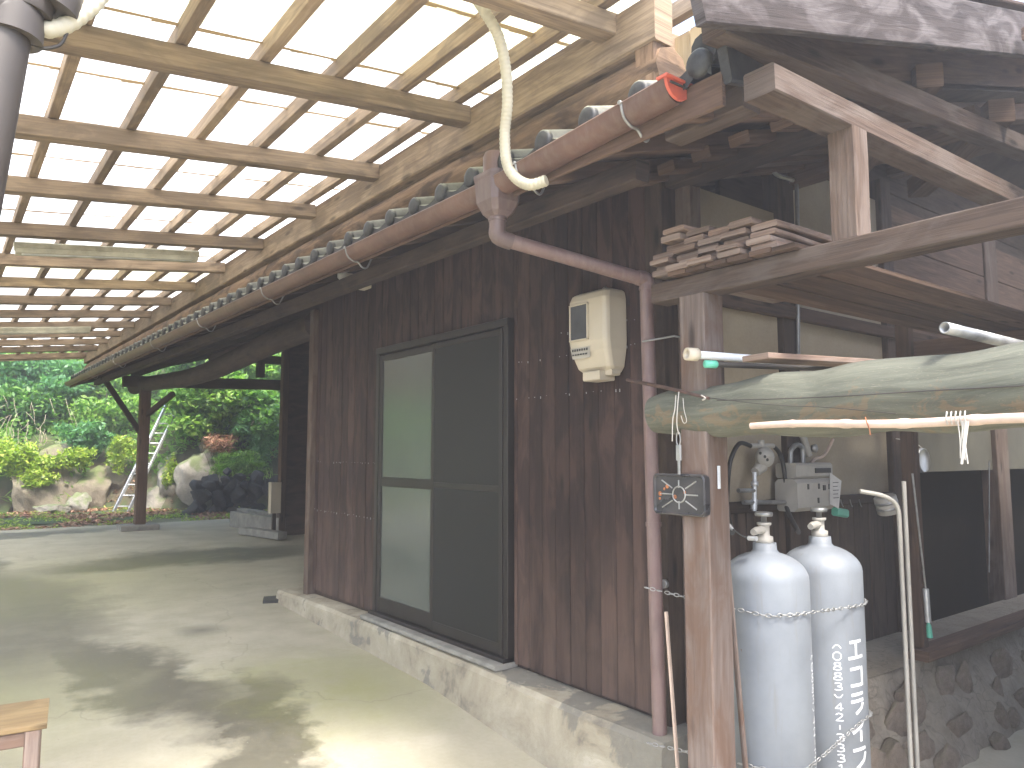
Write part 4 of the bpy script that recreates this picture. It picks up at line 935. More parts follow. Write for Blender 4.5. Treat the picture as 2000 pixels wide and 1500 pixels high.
def cylinder(cx, cy, label, txt):
    zb_ = gz(cy); r = .175; t = thing('gas_cylinder', label, 'gas cylinder', (cx, cy, zb_), 'tall grey gas cylinders behind the post')
    H = 1.33
    prof = [(r-.012, .03), (r, .045), (r, 1.16)]+[(r*math.cos(a), 1.16+.115*math.sin(a)) for a in [PI/2*k/9 for k in range(1, 8)]]+[(.05, 1.28), (.048, 1.31)]
    MB().lathe((cx, cy, zb_), prof, 48).build('body', M['cyl'], t)
    MB().lathe((cx, cy, zb_), [(r*.86, 0), (r*.86, .05)], 32).build('foot_ring', M['cyl'], t)
    MB().lathe((cx, cy, zb_), [(.036, 1.30), (.036, 1.335), (.022, 1.34), (.022, 1.38), (.03, 1.385), (.03, 1.395)], 18).build('neck', M['gauge'], t)
    mb = MB(); mb.lathe((cx, cy, zb_), [(.012, 1.39), (.012, 1.42), (.036, 1.422), (.038, 1.43), (.036, 1.44), (.01, 1.442)], 14); mb.build('valve_wheel', M['galv'], t)
    V = Vector((-.75, -.1, 0)); MB().tube([Vector((cx, cy, zb_+1.365)), Vector((cx, cy, zb_+1.365))+V*.09, Vector((cx, cy, zb_+1.36))+V*.13], [.017, .017, .014], 12).build('outlet', M['gauge'], t)
    mb = MB()
    letters(mb, (cx, cy), r, txt[0], zb_+.885, ['e', 'ko', 'ra', 'i', 'fu'], KANA, .088, .094, .113, .013)
    letters(mb, (cx, cy), r, txt[1], zb_+.875, list('(0883)42-3331'), DG, .036, .032, .0425, .0042)
    mb.build('lettering', M['white'], t); return t
cylinder(2.835, 1.915, 'left and nearer tall grey gas cylinder directly behind the pale post', (math.radians(106), math.radians(76)))
cylinder(3.255, 1.905, 'right-hand tall grey gas cylinder with large white katakana lettering', (math.radians(47), math.radians(17)))
def chain(label, pts, r=.0035):
    ps = curve_pts(pts, 26); mb = MB(); acc = 0; k = 0
    for a, b in zip(ps[:-1], ps[1:]):
        acc += (b-a).length
        if acc > .019:
            acc = 0; k += 1; d, s_, u = frame_of(b-a); w_ = s_ if k % 2 else u
            mb.tube([a+d*.013*math.cos(q)+w_*.007*math.sin(q) for q in [2*PI*i/8 for i in range(9)]], .0022, 5, False)
    o = mb.build('chain', M['galv']); tag(o, label, 'chain', 'chains holding the gas cylinders'); return o
def wrap(z0, z1):
    pts = [(2.5, 2.3, z0+.05)]
    c1, c2, r = (2.835, 1.915), (3.255, 1.905), .18
    for a in (200, 235, 262): pts.append((c1[0]+r*math.cos(math.radians(a)), c1[1]+r*math.sin(math.radians(a)), z0+(z1-z0)*.3))
    for a in (262, 300, 340): pts.append((c2[0]+r*math.cos(math.radians(a)), c2[1]+r*math.sin(math.radians(a)), z0+(z1-z0)*.9))
    pts.append((3.75, 2.45, z1)); return pts
chain('upper steel chain round the shoulders of both gas cylinders', wrap(.86, .83)); chain('lower steel chain sagging round the middle of both gas cylinders', wrap(.20, .36))
# loose connector hose end
t = thing('hose_connector', 'slack thin hose with a bright metal connector by the left cylinder valve', 'hose', at(1465, 1050, x=2.72))
MB().tube(curve_pts([at(1428, 1030, x=2.66), at(1440, 1040, x=2.67), at(1458, 1050, x=2.7), at(1480, 1052, x=2.72)], 4), .004, 8).build('hose', M['black_rubber'], t)
MB().tube([at(1424, 1025, x=2.66), at(1431, 1034, x=2.66)], .007, 10).build('nut', M['alu'], t); MB().tube([at(1462, 1051, x=2.70), at(1478, 1052, x=2.70)], .010, 10).build('nut', M['alu'], t)

# regulator, hoses, pipes and meter on the gable wall
W = lambda px, py, y=2.42: at(px, py, y=y)
t = thing('gas_regulator', 'cream gas regulator with two black hoses arching from its top fitting', 'regulator', W(1490, 900))
mb = MB(); mb.lathe(W(1494, 893, 2.40), [(.035, -.02), (.055, -.015), (.055, .012), (.03, .03), (.0, .035)], 20, (-.3, -1, .0)); mb.tube([W(1494, 880), W(1486, 912), W(1475, 922)], [.028, .036, .026], 12); mb.build('body', M['gauge'], t)
MB().tube([W(1466, 871), W(1510, 871)], .014, 10).build('top_fitting', M['gauge'], t); MB().tube([W(1486, 860), W(1489, 885)], .018, 10).build('top_fitting', M['gauge'], t)
MB().tube(curve_pts([W(1466, 871), W(1445, 866), W(1430, 890), W(1423, 925), W(1420, 990), W(1430, 1040, 2.0)], 6), .012, 10).build('hose', M['black_rubber'], t)
MB().tube(curve_pts([W(1510, 871), W(1522, 885), W(1530, 910), W(1534, 945), W(1536, 990), W(1560, 1040, 2.1)], 6), .012, 10).build('hose', M['black_rubber'], t)
MB().tube([W(1474, 922), W(1473, 998)], .013, 10).build('pipe', M['alu'], t); MB().tube([W(1473, 975), W(1472, 995)], .018, 10).build('pipe', M['alu'], t)
MB().tube([W(1442, 958), W(1474, 958)], .012, 10).build('branch_pipe', M['galv'], t); MB().tube([W(1452, 981), W(1534, 981)], .013, 10).build('branch_pipe', M['galv'], t)
mb = MB(); mb.lathe(W(1474, 945), [(.02, -.012), (.02, .012)], 8, (0, 0, 1)); mb.build('valve', M['alu'], t)
for hx, hy in ((1484, 885), (1493, 892), (1498, 898)): MB().lathe(W(hx, hy, 2.355), [(.008, 0), (.008, -.006)], 8, (0, 1, 0)).build('vent_plug', M['ink'], t)
mx0, mx1 = W(1553, 950, 2.36), W(1624, 950, 2.36); mt = thing('gas_meter', 'boxy cream gas meter with a small display beside the inlet pipe', 'meter', mx0)
zt, zm, zl = W(1590, 904, 2.36).z, W(1590, 934, 2.36).z, W(1590, 997, 2.36).z
MB().box(mx0.x+.0, mx1.x, 2.35, 2.48, zm+.002, zt, .012).build('upper_case', M['gauge'], mt); MB().box(mx0.x-.012, mx1.x-.005, 2.34, 2.48, zl, zm-.002, .022, 0).build('lower_case', M['gauge'], mt)
MB().box(mx0.x+.19, mx1.x-.03, 2.342, 2.352, zm+.03, zt-.03, .002).build('display', M['ink'], mt)
mb = MB()
mb = None
for k, (dx, dz, w2) in enumerate(((.2, -.03, .012), (.25, -.04, .025), (.31, -.035, .012), (.19, -.11, .012), (.09, -.03, .012))): MB().box(mx0.x+dx, mx0.x+dx+w2, 2.334, 2.342, zm+dz-.03, zm+dz, .001).build('slot', M['ink'], mt)

MB().tube(curve_pts([W(1544, 985), W(1544, 900), W(1545, 880), W(1556, 869), W(1567, 876), W(1568, 905)], 4), .014, 12).build('inlet_pipe', M['galv'], mt)
MB().tube(curve_pts([W(1585, 905), W(1592, 896), W(1606, 892), W(1618, 877), W(1627, 858)], 5), .009, 8).build('cable', M['bamboo'], mt)
MB().lathe(W(1587, 876, 2.44), [(.022, 0), (.026, -.02), (.01, -.03)], 14, (0, 1, 0)).build('gauge', M['galv'], mt)
MB().tube([W(1566, 845), W(1580, 890)], .02, 8).build('bracket', M['gauge'], mt)
p = W(1622, 930, 2.33); o = MB().add([tuple(p+Vector(q)) for q in ((0, 0, .02), (.12, 0, -.03), (.07, -.004, -.19), (-.02, -.002, -.16), (0, .003, .02), (.12, .003, -.03), (.07, -.001, -.19), (-.02, .001, -.16))], [[0, 1, 2, 3], [7, 6, 5, 4], [0, 4, 5, 1], [1, 5, 6, 2], [2, 6, 7, 3], [3, 7, 4, 0]]).build('paper_tag', M['paper'])
tag(o, 'white paper tag hanging crooked on the right side of the gas meter', 'tag')
mb = MB()
for k in range(5): mb.box(p.x+.015, p.x+.075-.01*(k % 2), p.y-.0045-.0015, p.y-.0045, p.z-.04-.022*k, p.z-.036-.022*k, .0003)
mb.build('print', M['ink'], o)
o = MB().beam(W(1630, 999, 2.40), W(1652, 1003, 2.40), .04, .05, ch=.014).build('teal_wrap', M['green']); tag(o, 'small teal plastic wrap lying on the rail right of the gas meter', 'plastic wrap')
for k, px in enumerate((1642, 1660, 1678, 1710)):
    o = MB().tube(curve_pts([W(px, 976), W(px+2, 984), W(px+5, 990)], 3), .0035, 6).build('wall_hook', M['galv'])
    tag(o, ('first', 'second', 'third', 'last')[k]+' small metal hook along the rail, counted from the gas meter', 'hook', 'hooks on the plaster wall rail')
t = thing('wall_conduit', 'thin grey conduit running up the dark post and bending under the roof', 'conduit', W(1556, 600)); MB().tube(curve_pts([W(1559, 700, 2.45), W(1558, 520, 2.45), W(1556, 365, 2.45), W(1548, 352, 2.45), W(1515, 340, 2.42), W(1500, 310, 2.4)], 6), .012, 8).build('pipe', M['galv'], t)
# labelled tin, stand pipes, hanging items
p = at(1732, 985, y=2.15); t = thing('labelled_tube', 'tilted pale round sleeve with grey bands beside the twin pipes', 'sleeve', p)
d = Vector((.25, -.1, -.95)); mb = MB(); mb.lathe(p, [(.055, -.05), (.062, -.045), (.062, .05), (.055, .055)], 22, d); mb.build('sleeve', M['gauge'], t)
for h in (-.02, .015): MB().lathe(p, [(.0632, h), (.0632, h+.014)], 22, d).build('band', M['galv'], t)
for k, (px, lab) in enumerate(((1754, 'left one of the twin vertical cream pipes right of the gas cylinders'), (1765, 'right one of the twin vertical cream pipes, nearest the sill post'))):
    yy = 1.74; top = at(px, 965 if k == 0 else 940, y=yy); b_ = Vector((top.x, yy, -.25)); pts = [b_, top]
    if k == 0: pts = [b_, top-Vector((0, 0, .16)), top-Vector((.015, 0, .06)), top+Vector((-.07, .03, -.01)), top+Vector((-.17, .1, .015))]; pts = [pts[0]]+curve_pts(pts[1:], 5)
    o = MB().tube(pts, .0105, 12).build('stand_pipe', M['gauge']); tag(o, lab, 'pipe', 'twin vertical pipes by the foundation')
p = at(1782, 925, y=1.98); q = at(1808, 1150, y=1.98); t = thing('plumb_cord', 'long thin rod hanging with a pale blue handle end in front of the dark opening', 'hanging rod', q)
MB().tube([p, q], .006, 8).build('rod', M['galv'], t); MB().tube([q, at(1813, 1215, y=1.98)], .016, 12).build('handle', M['alu'], t); MB().tube([at(1813, 1215, y=1.98), at(1814, 1222, y=1.98), at(1816, 1245, y=1.98)], [.006, .014, .016], 12).build('end_plug', M['green'], t)
o = MB().tube([at(1932, 900, y=2.2), at(1932, 1118, y=2.2)], .004, 6).build('hanging_wire', M['galv']); tag(o, 'thin straight wire hanging before the dark doorway at the right edge', 'wire')
p = at(1798, 899, y=2.46); t = thing('round_gauge', 'round grey wall dial hung on the olive plaster right of the post', 'dial', p); MB().lathe(p, [(.085, .01), (.09, -.01), (.084, -.03), (.078, -.024), (.0, -.024)], 32, (0, 1, 0)).build('dial', M['galv'], t); MB().tube([p+Vector((-.35, 0, .15)), p+Vector((-.1, -.01, .13)), p+Vector((0, -.01, .09))], .004, 6).build('cord', M['cord'], t)

# ---------------------------------------------------------------- gutter, hopper, downpipe
def trough(name, label, ya, za, yb, zb2, x=1.935, r=.061):
    t = thing(name, label, 'gutter', (x, (ya+yb)/2, (za+zb2)/2), 'russet gutters under the tiled eave'); mb = MB(); n_ = 14; vs = []; fs = []; S = 24
    prof = [(x+r+.004, .003)]+[(x-r*math.cos(PI-PI*k/n_)*1.0, -r*math.sin(PI*k/n_)) for k in range(n_+1)]+[(x-r-.005, .004), (x-r-.004, .008), (x-r+.003, .006)]
    prof = prof+[(a-(.0025 if a > x else -.0025), b+.003) for a, b in prof[::-1]]
    for i in range(S+1):
        tt = i/S; yy = ya+(yb-ya)*tt; zz = za+(zb2-za)*tt
        for a, b in prof: vs.append((a, yy, zz+b))
    q = len(prof)
    for i in range(S):
        for k in range(q-1): fs.append([i*q+k, i*q+q+k, i*q+q+k+1, i*q+k+1])
    mb.add(vs, fs, None, True); mb.build('trough', M['gutter'], t)
    return t
g1 = trough('gutter', 'short near gutter section ending in the orange cap, right of the hopper', 1.60, 2.757, 2.58, 2.714)
mb = MB(); vs = [(1.935+.065, 1.598, 2.769), (1.935-.065, 1.598, 2.769)]+[(1.935-.065*math.cos(PI*k/14), 1.598, 2.769-.067*math.sin(PI*k/14)) for k in range(1, 14)]
n_ = len(vs); mb.add(vs+[(a, b-.012, c_) for a, b, c_ in vs], [list(range(n_)), [n_+k for k in range(n_)][::-1]]+[[k, (k+1) % n_, n_+(k+1) % n_, n_+k] for k in range(n_)]); mb.box(1.862, 2.008, 1.575, 1.625, 2.764, 2.774); mb.build('end_cap', M['cap'], g1)
MB().box(1.885, 1.985, 1.578, 1.586, 2.748, 2.754, .0005).build('cap_slot', M['ink'], g1)
g2 = trough('gutter', 'long gutter section running from the hopper to the far eave', 2.72, 2.712, 17.1, 2.888)
def bracket(g, y_, zc):
    x = 1.935; mb = MB(); pts = [(x-.062, y_, zc+.012), (x-.060, y_, zc-.012), (x-.045, y_, zc-.045), (x-.01, y_, zc-.066), (x+.02, y_+.0, zc-.068), (x+.05, y_, zc-.095), (x+.085, y_+.01, zc-.09), (x+.11, y_+.01, zc-.04), (x+.13, y_+.01, zc+.0)]
    mb.tube(curve_pts(pts, 4), .0055, 8); mb.lathe((x-.064, y_, zc+.008), [(.008, 0), (.008, -.01)], 8, (1, 0, 0)); mb.build('bracket', M['galv'], g)
for y_ in (1.80, 2.42): bracket(g1, y_, 2.755-.042*(y_-1.6))
for y_ in (4.1, 5.6, 7.4, 9.4, 11.8, 14.2): bracket(g2, y_, 2.712+.0123*(y_-2.8))
hx, hy = 1.95, 2.655; t = thing('downpipe', 'brown rainwater hopper and downpipe dropping from the gutter to the wall corner', 'downpipe', (hx, hy, 2.6))
def octa(w_, d_, z, c=.3):
    a, b = w_/2, d_/2; return [(hx+s1*x_, hy+s2*y_, z) for s1, s2, x_, y_ in ((1, -1, a*(1-c), b), (1, -1, a, b*(1-c)), (1, 1, a, b*(1-c)), (1, 1, a*(1-c), b), (-1, 1, a*(1-c), b), (-1, 1, a, b*(1-c)), (-1, -1, a, b*(1-c)), (-1, -1, a*(1-c), b))]
mb = MB(); rg = [octa(.08, .08, 2.565), octa(.12, .12, 2.585, .35), octa(.155, .16, 2.630), octa(.17, .18, 2.730), octa(.176, .188, 2.745), octa(.176, .188, 2.758), octa(.15, .165, 2.760)]
vs = [p for r_ in rg for p in r_]; fs = [[i*8+k, i*8+(k+1) % 8, i*8+8+(k+1) % 8, i*8+8+k] for i in range(6) for k in range(8)]; fs += [[48+k for k in range(8)], list(range(8))[::-1]]
mb.add(vs, fs); mb.build('hopper', M['pipe'], t)
MB().tube([(hx+.01, hy+.04, 2.740), (hx+.01, hy+.04, 2.865), (hx+.01, hy+.04, 2.885)], [.052, .052, .043], 20).build('inlet_pipe', M['gutter'], t)
e1 = Vector((hx, hy, 2.50)); e2 = at(1262, 548, x=2.68); e3 = at(1291, 1510, x=2.68); d12 = (e2-e1).normalized()
MB().tube(curve_pts([(hx, hy, 2.58), (hx, hy, 2.53), e1+Vector((.004, 0, -.02)), e1+d12*.07+Vector((0, 0, -.025))], 5), .038, 18).build('elbow', M['pipe'], t)
MB().tube([(hx, hy, 2.585), (hx, hy, 2.55)], .043, 18).build('collar', M['pipe'], t)
MB().tube([e1+d12*.05+Vector((0, 0, -.024)), e2-d12*.03], .033, 16).build('sloping_pipe', M['pipe_pink'], t)
dn = (e3-e2).normalized(); MB().tube(curve_pts([e2-d12*.05, e2, e2+dn*.05], 6), .037, 16).build('elbow', M['pipe_pink'], t)
MB().tube([e2+dn*.03, e3], .033, 16).build('drop_pipe', M['pipe_pink'], t)
for pz in (.62, ): MB().tube([e2+dn*(1.16), e2+dn*1.18], .0365, 16).build('collar', M['pipe_pink'], t)
p = at(1268, 668, x=2.66); mb = MB(); mb.tube([p+Vector((-.035, .01, 0)), p+Vector((-.037, -.04, 0)), p+Vector((.05, -.11, .02)), p+Vector((.15, -.1, .02))], .005, 6); mb.build('strap', M['galv'], t)
o = MB().tube([at(1290, 675, x=2.78), at(1291, 700, x=2.78)], .005, 6).build('hanging_pin', M['alu']); tag(o, 'small bright pin hanging on the dark corner board right of the downpipe', 'pin')
o = MB().lathe(at(1300, 1140, x=2.72), [(.02, 0), (.02, -.02)], 14, (1, 0, 0)).build('pipe_clip', M['galv']); tag(o, 'round grey clip on the wall beside the lower downpipe', 'clip')
# cream flexible hose from the canopy
def flexhose(label, pts, r):
    ps = curve_pts(pts, 60); out = []; acc = 0; out.append(ps[0])
    for a, b in zip(ps[:-1], ps[1:]):
        acc += (b-a).length
        if acc > .0032: out.append(b); acc = 0
    o = MB().tube(out, [r*(1 if (i//2) % 2 else .92) for i in range(len(out))], 14).build('flexible_hose', M['hose']); tag(o, label, 'hose'); return o
flexhose('cream ribbed hose hanging from the canopy down beside the hopper', [at(925, -10, z=3.42), at(945, 20, x=1.66), at(972, 68, x=1.74), at(987, 130, x=1.80), at(991, 200, x=1.84), at(986, 262, x=1.86), at(990, 318, x=1.86), at(1008, 348, x=1.87), at(1035, 361, x=1.88), at(1068, 352, x=1.91)], .024)
# electricity meter cover
MY0, MY1, MZ0, MZ1 = 2.655, 2.95, 1.88, 2.35; t = thing('meter_box', 'cream plastic electricity meter cover with a window on the plank wall', 'meter box', (2.7, 2.82, 2.1))
def shell():
    mb = MB(); sec = []
    for z, xf, yi in ((1.915, 2.71, .045), (1.945, 2.675, .02), (2.03, 2.642, .004), (2.08, 2.632, 0), (2.30, 2.632, .002), (2.335, 2.645, .010), (2.35, 2.68, .03)):
        a, b, xb = MY0+yi, MY1-yi, 2.785; c = .028
        sec.append([(xb, a, z), (xf+c, a, z), (xf+c*.3, a+c*.3, z), (xf, a+c, z), (xf, b-c, z), (xf+c*.3, b-c*.3, z), (xf+c, b, z), (xb, b, z)])
    vs = [p for s_ in sec for p in s_]; fs = [[i*8+k, i*8+(k+1) % 8, i*8+8+(k+1) % 8, i*8+8+k] for i in range(6) for k in range(8)]; fs += [list(range(8))[::-1], [48+k for k in range(8)]]
    mb.add(vs, fs, None, False); return mb
sh = shell().build('cover', M['cream'], t)
bv = sh.modifiers.new('b', 'BEVEL'); bv.width = .008; bv.segments = 3
MB().box(2.626, 2.634, MY0+.135, MY1-.035, 2.095, 2.275, .002).build('window', M['dkglass'], t)
mb = MB(); mb.box(2.620, 2.634, MY0+.127, MY1-.027, 2.275, 2.283); mb.box(2.620, 2.634, MY0+.127, MY1-.027, 2.087, 2.095); mb.box(2.620, 2.634, MY0+.127, MY0+.135, 2.09, 2.28); mb.box(2.620, 2.634, MY1-.035, MY1-.027, 2.09, 2.28); mb.build('window_frame', M['cream'], t)
lb_ = MB().add([(2.631, MY0+.12, 2.052), (2.631, MY1-.025, 2.052), (2.643, MY1-.03, 1.995), (2.643, MY0+.13, 1.995)], [[0, 1, 2, 3]]).build('maker_plate', M['gauge'], t)
mb = MB()
for k in range(7): mb.box(2.6285, 2.6295, MY0+.135+.018*k, MY0+.146+.018*k, 2.033, 2.045, .0002)
for k in range(6): mb.box(2.633, 2.6345, MY0+.145+.02*k, MY0+.158+.02*k, 2.012, 2.020, .0002)
mb.build('print', M['ink'], t)
MB().box(2.66, 2.77, MY0+.08, MY1-.09, 1.875, 1.925, .006).build('cable_entry', M['cream'], t); MB().box(2.70, 2.76, MY0+.03, MY0+.08, 1.90, 1.93, .006).build('cable_entry', M['cream'], t)
MB().tube([(2.71, 2.76, 2.345), (2.71, 2.73, 2.36)], .012, 10).build('screw_cap', M['galv'], t)
# security bulb
p = at(690, 550, x=2.30); t = thing('eave_lamp', 'small cream lamp holder with a bare round bulb under the eave', 'lamp', p)
MB().box(p.x-.05, p.x+.10, p.y-.09, p.y+.03, p.z-.05, p.z+.0, .006).build('base', M['cream'], t); MB().tube([p+Vector((-.03, .0, -.06)), p+Vector((-.03, 0, .05))], .03, 12).build('swivel', M['cream'], t)
bc = at(671, 539, x=2.24); MB().tube([p+Vector((-.03, .03, 0)), bc], .018, 10).build('socket', M['cream'], t); MB().lathe(bc, [(.018, -.05), (.03, -.03), (.045, 0), (.035, .03), (.01, .045)], 18, (bc-p)).build('bulb', M['bulb'], t)

# ---------------------------------------------------------------- canopy (pergola with corrugated sheets)
def zc(x, y): return 3.33+.113*(x-2.25)+.009*(y-3.3)          # underside of cross beams
cp = thing('canopy', 'long timber canopy roofed with translucent corrugated sheets over the yard', 'canopy', (1.0, 9.0, 3.3))
ys_c = [2.22, 3.34, 4.43, 5.50, 6.70, 7.86, 9.0, 10.15, 11.3, 12.45, 13.6, 14.75, 15.9, 17.3]
for y in ys_c:
    xe = 2.68 if y < 2.5 else 2.235
    xs = -3.2
    MB().beam((xs, y, zc(xs, y)+.05), (xe, y, zc(xe, y)+.05), .10 if y < 3 else .095, .10, ch=.004, seg=8, wob=.002).build('cross_beam', M['pergola'], cp)
for k in range(-9, 6):
    xr_ = .365+.3625*k; y0 = 1.98
    if k == 5: xr_ = 2.16
    for (ya, yb) in ((y0, 4.5), (4.5, 11.0), (11.0, 17.6)):
        MB().beam((xr_, ya, zc(xr_, ya)+.145), (xr_, yb, zc(xr_, yb)+.145), .05, .085, ch=.003, seg=4, wob=.002).build('rafter', M['pergola'], cp)
MB().beam((2.55, 1.7, zc(2.55, 1.7)+.145), (2.55, 2.6, zc(2.55, 2.6)+.145), .05, .085, ch=.003).build('rafter', M['pergola'], cp)
for (ya, yb) in ((1.95, 8.0), (8.0, 13.4), (13.4, 17.5)):
    MB().beam((2.29, ya, zc(2.25, ya)-.01), (2.29, yb, zc(2.25, yb)-.01), .11, .21, ch=.008, seg=14, wob=.004).build('wall_beam', M['pergola'], cp) if yb > 2 else None
for (ya, yb) in ((1.95, 6.6), (6.6, 12.0), (12.0, 17.4)):
    mb = MB(); S = 16; ps = []
    for i in range(S+1):
        y = ya+(yb-ya)*i/S; ps.append((2.335+.012*mn.noise(Vector((y*2, 0, 0))), y, 3.105+.012*mn.noise(Vector((y*1.7, 5, 0)))+.009*(y-3)))
    mb.tube(ps, [.102+.010*mn.noise(Vector((i*1.3+ya, 0, 7))) for i in range(S+1)], 8, up=(1, 0, 0)); mb.build('lower_beam', M['pergola_old'], cp)
MB().beam((2.30, 2.02, 3.02), (2.30, 2.02, 3.36), .11, .11, up=(0, 1, 0)).build('stub_post', M['pergola_old'], cp)
MB().beam((-3.15, 17.55, zc(-3.15, 17.5)+.06), (2.6, 17.55, zc(2.6, 17.5)+.06), .03, .14).build('end_board', M['pergola'], cp)
for y in (2.25, 5.5, 8.0, 12.6, 17.2): MB().beam((-3.1, y, gz(y)-.02), (-3.1, y, zc(-3.1, y)), .12, .12, up=(0, 1, 0)).build('canopy_post', M['frame'], cp)
MB().beam((-3.1, 2.0, zc(-3.1, 2)-.06), (-3.1, 17.5, zc(-3.1, 10)-.04), .10, .12).build('outer_beam', M['pergola'], cp)
def sheetm(mat, x0, x1, seed):
    P_ = .70; mb = MB(); ny_ = 88; vs = []; fs = []; xs = lin(x0, x1, 6)
    for x in xs:
        for k in range(ny_+1):
            y = P_*k/ny_; vs.append((x, y, .113*x+.009*math.cos(2*PI*y/.0636)+.004*math.sin(x*2+seed)))
    nn = ny_+1
    for i in range(6):
        for k in range(ny_): fs.append([i*nn+k, (i+1)*nn+k, (i+1)*nn+k+1, i*nn+k+1])
    mb.add(vs, fs, None, True); m_ = mb.mesh('roof_sheet'); m_.materials.append(mat); return m_
shs = {(a, b): sheetm(M[a], -3.3, b, 0) for a in ('sheet', 'sheet_yellow') for b in (2.40, 2.76)}
y = 1.93; i = 0; dirt = MB()
while y < 17.3:
    xe = 2.40; yel = y < 2.9 or 8.5 < y < 9.1
    o = inst('roof_sheet', shs[('sheet_yellow' if yel else 'sheet', xe)], (0, y, zc(0, y)+.203+(.012 if i % 2 else 0)), cp)
    if yel: o['label'] = 'yellowed corrugated sheet'
    # grime caught along the overlap
    yy = y+.01
    for k in range(56):
        x0 = -3.2+k*.1; 
        if x0 > xe-.1: break
        h0 = .020+.035*abs(mn.noise(Vector((x0*2.3, yy, 0)))); za = zc(x0, yy)+.176
        dirt.add([(x0, yy, za), (x0+.1, yy, za+.0113), (x0+.1, yy+h0, za+.0113), (x0, yy+h0+.004*(k % 3), za)], [[0, 1, 2, 3]])
        if random.random() < .35: dirt.add([(x0, yy-.02, za-.006), (x0+.02, yy-.01, za-.012), (x0+.025, yy+.01, za-.004)], [[0, 1, 2]])
    y += .66; i += 1
o = dirt.build('leaf_grime', M['grime'], cp); o['kind'] = 'stuff'
# strip lights under the canopy
def strip(label, y_, x0, x1):
    z = zc(x0, y_)-.01; z1 = zc(x1, y_)-.01; t = thing('strip_light', label, 'strip light', ((x0+x1)/2, y_, z), 'strip lights under the canopy')
    MB().beam((x0, y_, z-.03), (x1, y_, z1-.03), .10, .055, ch=.01).build('housing', M['lampbody'], t)
    MB().beam((x0+.01, y_-.05, z-.072), (x1-.01, y_-.05, z1-.072), .012, .04, ch=.002).build('reflector_lip', M['lampbody'], t); MB().beam((x0+.01, y_+.05, z-.072), (x1-.01, y_+.05, z1-.072), .012, .04, ch=.002).build('reflector_lip', M['lampbody'], t)
    for x in (x0+.03, x1-.03): MB().beam((x-.02, y_, z-.07+(z1-z)*(x-x0)/(x1-x0)), (x+.02, y_, z-.07+(z1-z)*(x-x0)/(x1-x0)), .09, .05, ch=.006).build('end_cap', M['cream'], t)
    MB().tube([(x0+.05, y_, z-.08), (x1-.05, y_, z1-.08)], .015, 10).build('tube', M['bulb'], t)
strip('rust-stained cream strip light under the nearer part of the canopy', 6.86, .36, 1.72); strip('distant cream strip light near the far end of the canopy', 12.2, .0, 1.62)

# ---------------------------------------------------------------- near left pipes and bench
p0 = Vector((.06, 1.33, 2.22)); t = thing('near_downpipe', 'large blurred brown downpipe with elbow joint at the top left corner', 'downpipe', p0)
T = lambda px, py, y=1.35: at(px, py, y=y)
MB().tube([T(6, 70), T(-55, 400), T(-133, 800), T(-233, 1400)], .037, 22).build('drop_pipe', M['pipe_dark'], t)
MB().tube(curve_pts([T(-90, 15), T(-30, 12), T(18, 25), T(18, 75)], 6), .045, 22).build('elbow', M['pipe_dark'], t)
MB().tube([T(36, -10), T(42, 10), T(40, 26)], [.044, .046, .042], 22).build('collar', M['pipe_dark'], t)
MB().tube(curve_pts([T(40, -60), T(80, -45), T(105, -20), T(95, 20)], 5), [.042]*16, 18).build('upper_elbow', M['pipe_dark'], t)
MB().tube([T(-120, 60), T(0, 58)], .030, 18).build('side_branch', M['gutter'], t)
flexhose('pale ribbed hose curving out of the top left pipe joint', [T(62, 52), T(95, 58), T(130, 48), T(160, 28), T(190, 0), T(225, -60)], .0135)
o = MB().tube(curve_pts([T(60, 86), T(85, 94), T(105, 92), T(122, 82), T(140, 40), T(165, -30)], 5), .0028, 6).build('thin_cable', M['wire']); tag(o, 'thin grey cable sagging beside the top left pipe joint', 'cable')
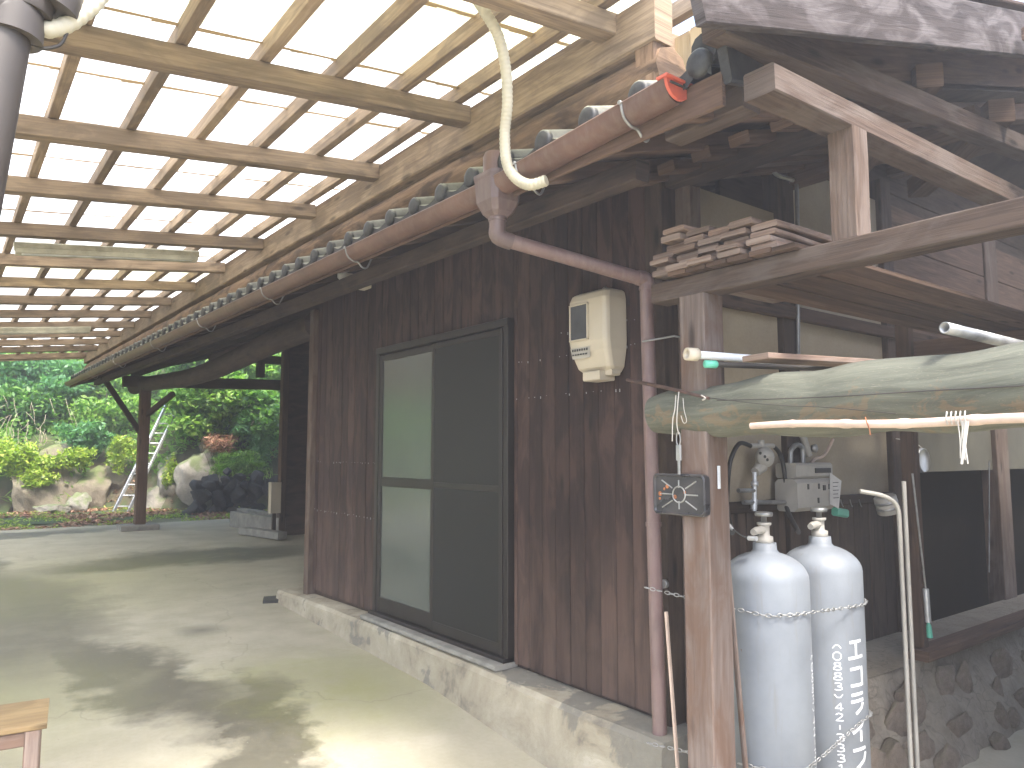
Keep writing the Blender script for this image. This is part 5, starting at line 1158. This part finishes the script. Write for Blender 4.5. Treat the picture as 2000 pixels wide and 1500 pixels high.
# bench
bt = .40; c = at(95, 1362, z=bt); A = at(97, 1362, z=bt); B = at(92, 1412, z=bt)
t = thing('wooden_bench', 'small worn table with a yellow plywood top cut off at the bottom left corner', 'bench', (A.x-.4, (A.y+B.y)/2, gz(4)))
u = (A-B).normalized(); v = Vector((-u.y, u.x, 0)); 
if v.dot(Rv) > 0: v = -v
Lb = (A-B).length; cA = A; 
mb = MB(); ctr = (A+B)/2+v*.45-Vector((0, 0, .012)); mb.beam(ctr-v*.45, ctr+v*.45, Lb, .022, ch=.004); mb.build('top', M['bench'], t)
for s_ in (0, 1):
    for e_ in (0, 1):
        q = (B if s_ == 0 else A)+v*(.05+.78*e_)+u*(.03 if s_ == 0 else -.03); MB().beam((q.x, q.y, gz(4)-.02), (q.x, q.y, bt-.024), .055, .055, up=(u.x, u.y, 0)).build('leg', M['frame_pale'], t)
    q = (B if s_ == 0 else A)+u*(.03 if s_ == 0 else -.03); MB().beam(q+v*.04+Vector((0, 0, -.055)), q+v*.84+Vector((0, 0, -.06)), .03, .06).build('apron', M['frame_pale'], t)
# far meter box on post
p = at(537, 972, y=12.1); t = thing('utility_box', 'small pale utility box on a stake by the far wall of the open bay', 'utility box', (p.x, p.y, .13))
MB().box(p.x-.09, p.x+.09, 12.05, 12.17, p.z-.25, p.z+.25, .01).build('box', M['cream'], t); MB().beam((p.x, 12.12, .12), (p.x, 12.12, p.z-.24), .06, .05, up=(0, 1, 0)).build('stake', M['dark'], t)
print('objects', len(bpy.data.objects), 'tris', sum(len(o.data.polygons) for o in bpy.data.objects if o.type == 'MESH'))

# ---------------------------------------------------------------- air volume added to imitate lens glare
hm = bpy.data.materials.new('veil_air'); hm.use_nodes = True; hn = hm.node_tree; hn.nodes.clear()
pv = hn.nodes.new('ShaderNodeVolumePrincipled'); pv.inputs['Color'].default_value = (.97, .955, .95, 1); pv.inputs['Density'].default_value = .015; pv.inputs['Anisotropy'].default_value = .35
ho = hn.nodes.new('ShaderNodeOutputMaterial'); hn.links.new(pv.outputs[0], ho.inputs['Volume'])
mb = MB(); X0, X1, Y0, Y1, Z0, Z1 = -210, 210, -210, 210, -1.6, 12.0
mb.add([(x, y, z) for z in (Z0, Z1) for x, y in ((X0, Y0), (X1, Y0), (X1, Y1), (X0, Y1))], [[0, 3, 2, 1], [4, 5, 6, 7], [0, 1, 5, 4], [1, 2, 6, 5], [2, 3, 7, 6], [3, 0, 4, 7]])
hz_ = mb.build('added_veil', hm); tag(hz_, kind='stuff')
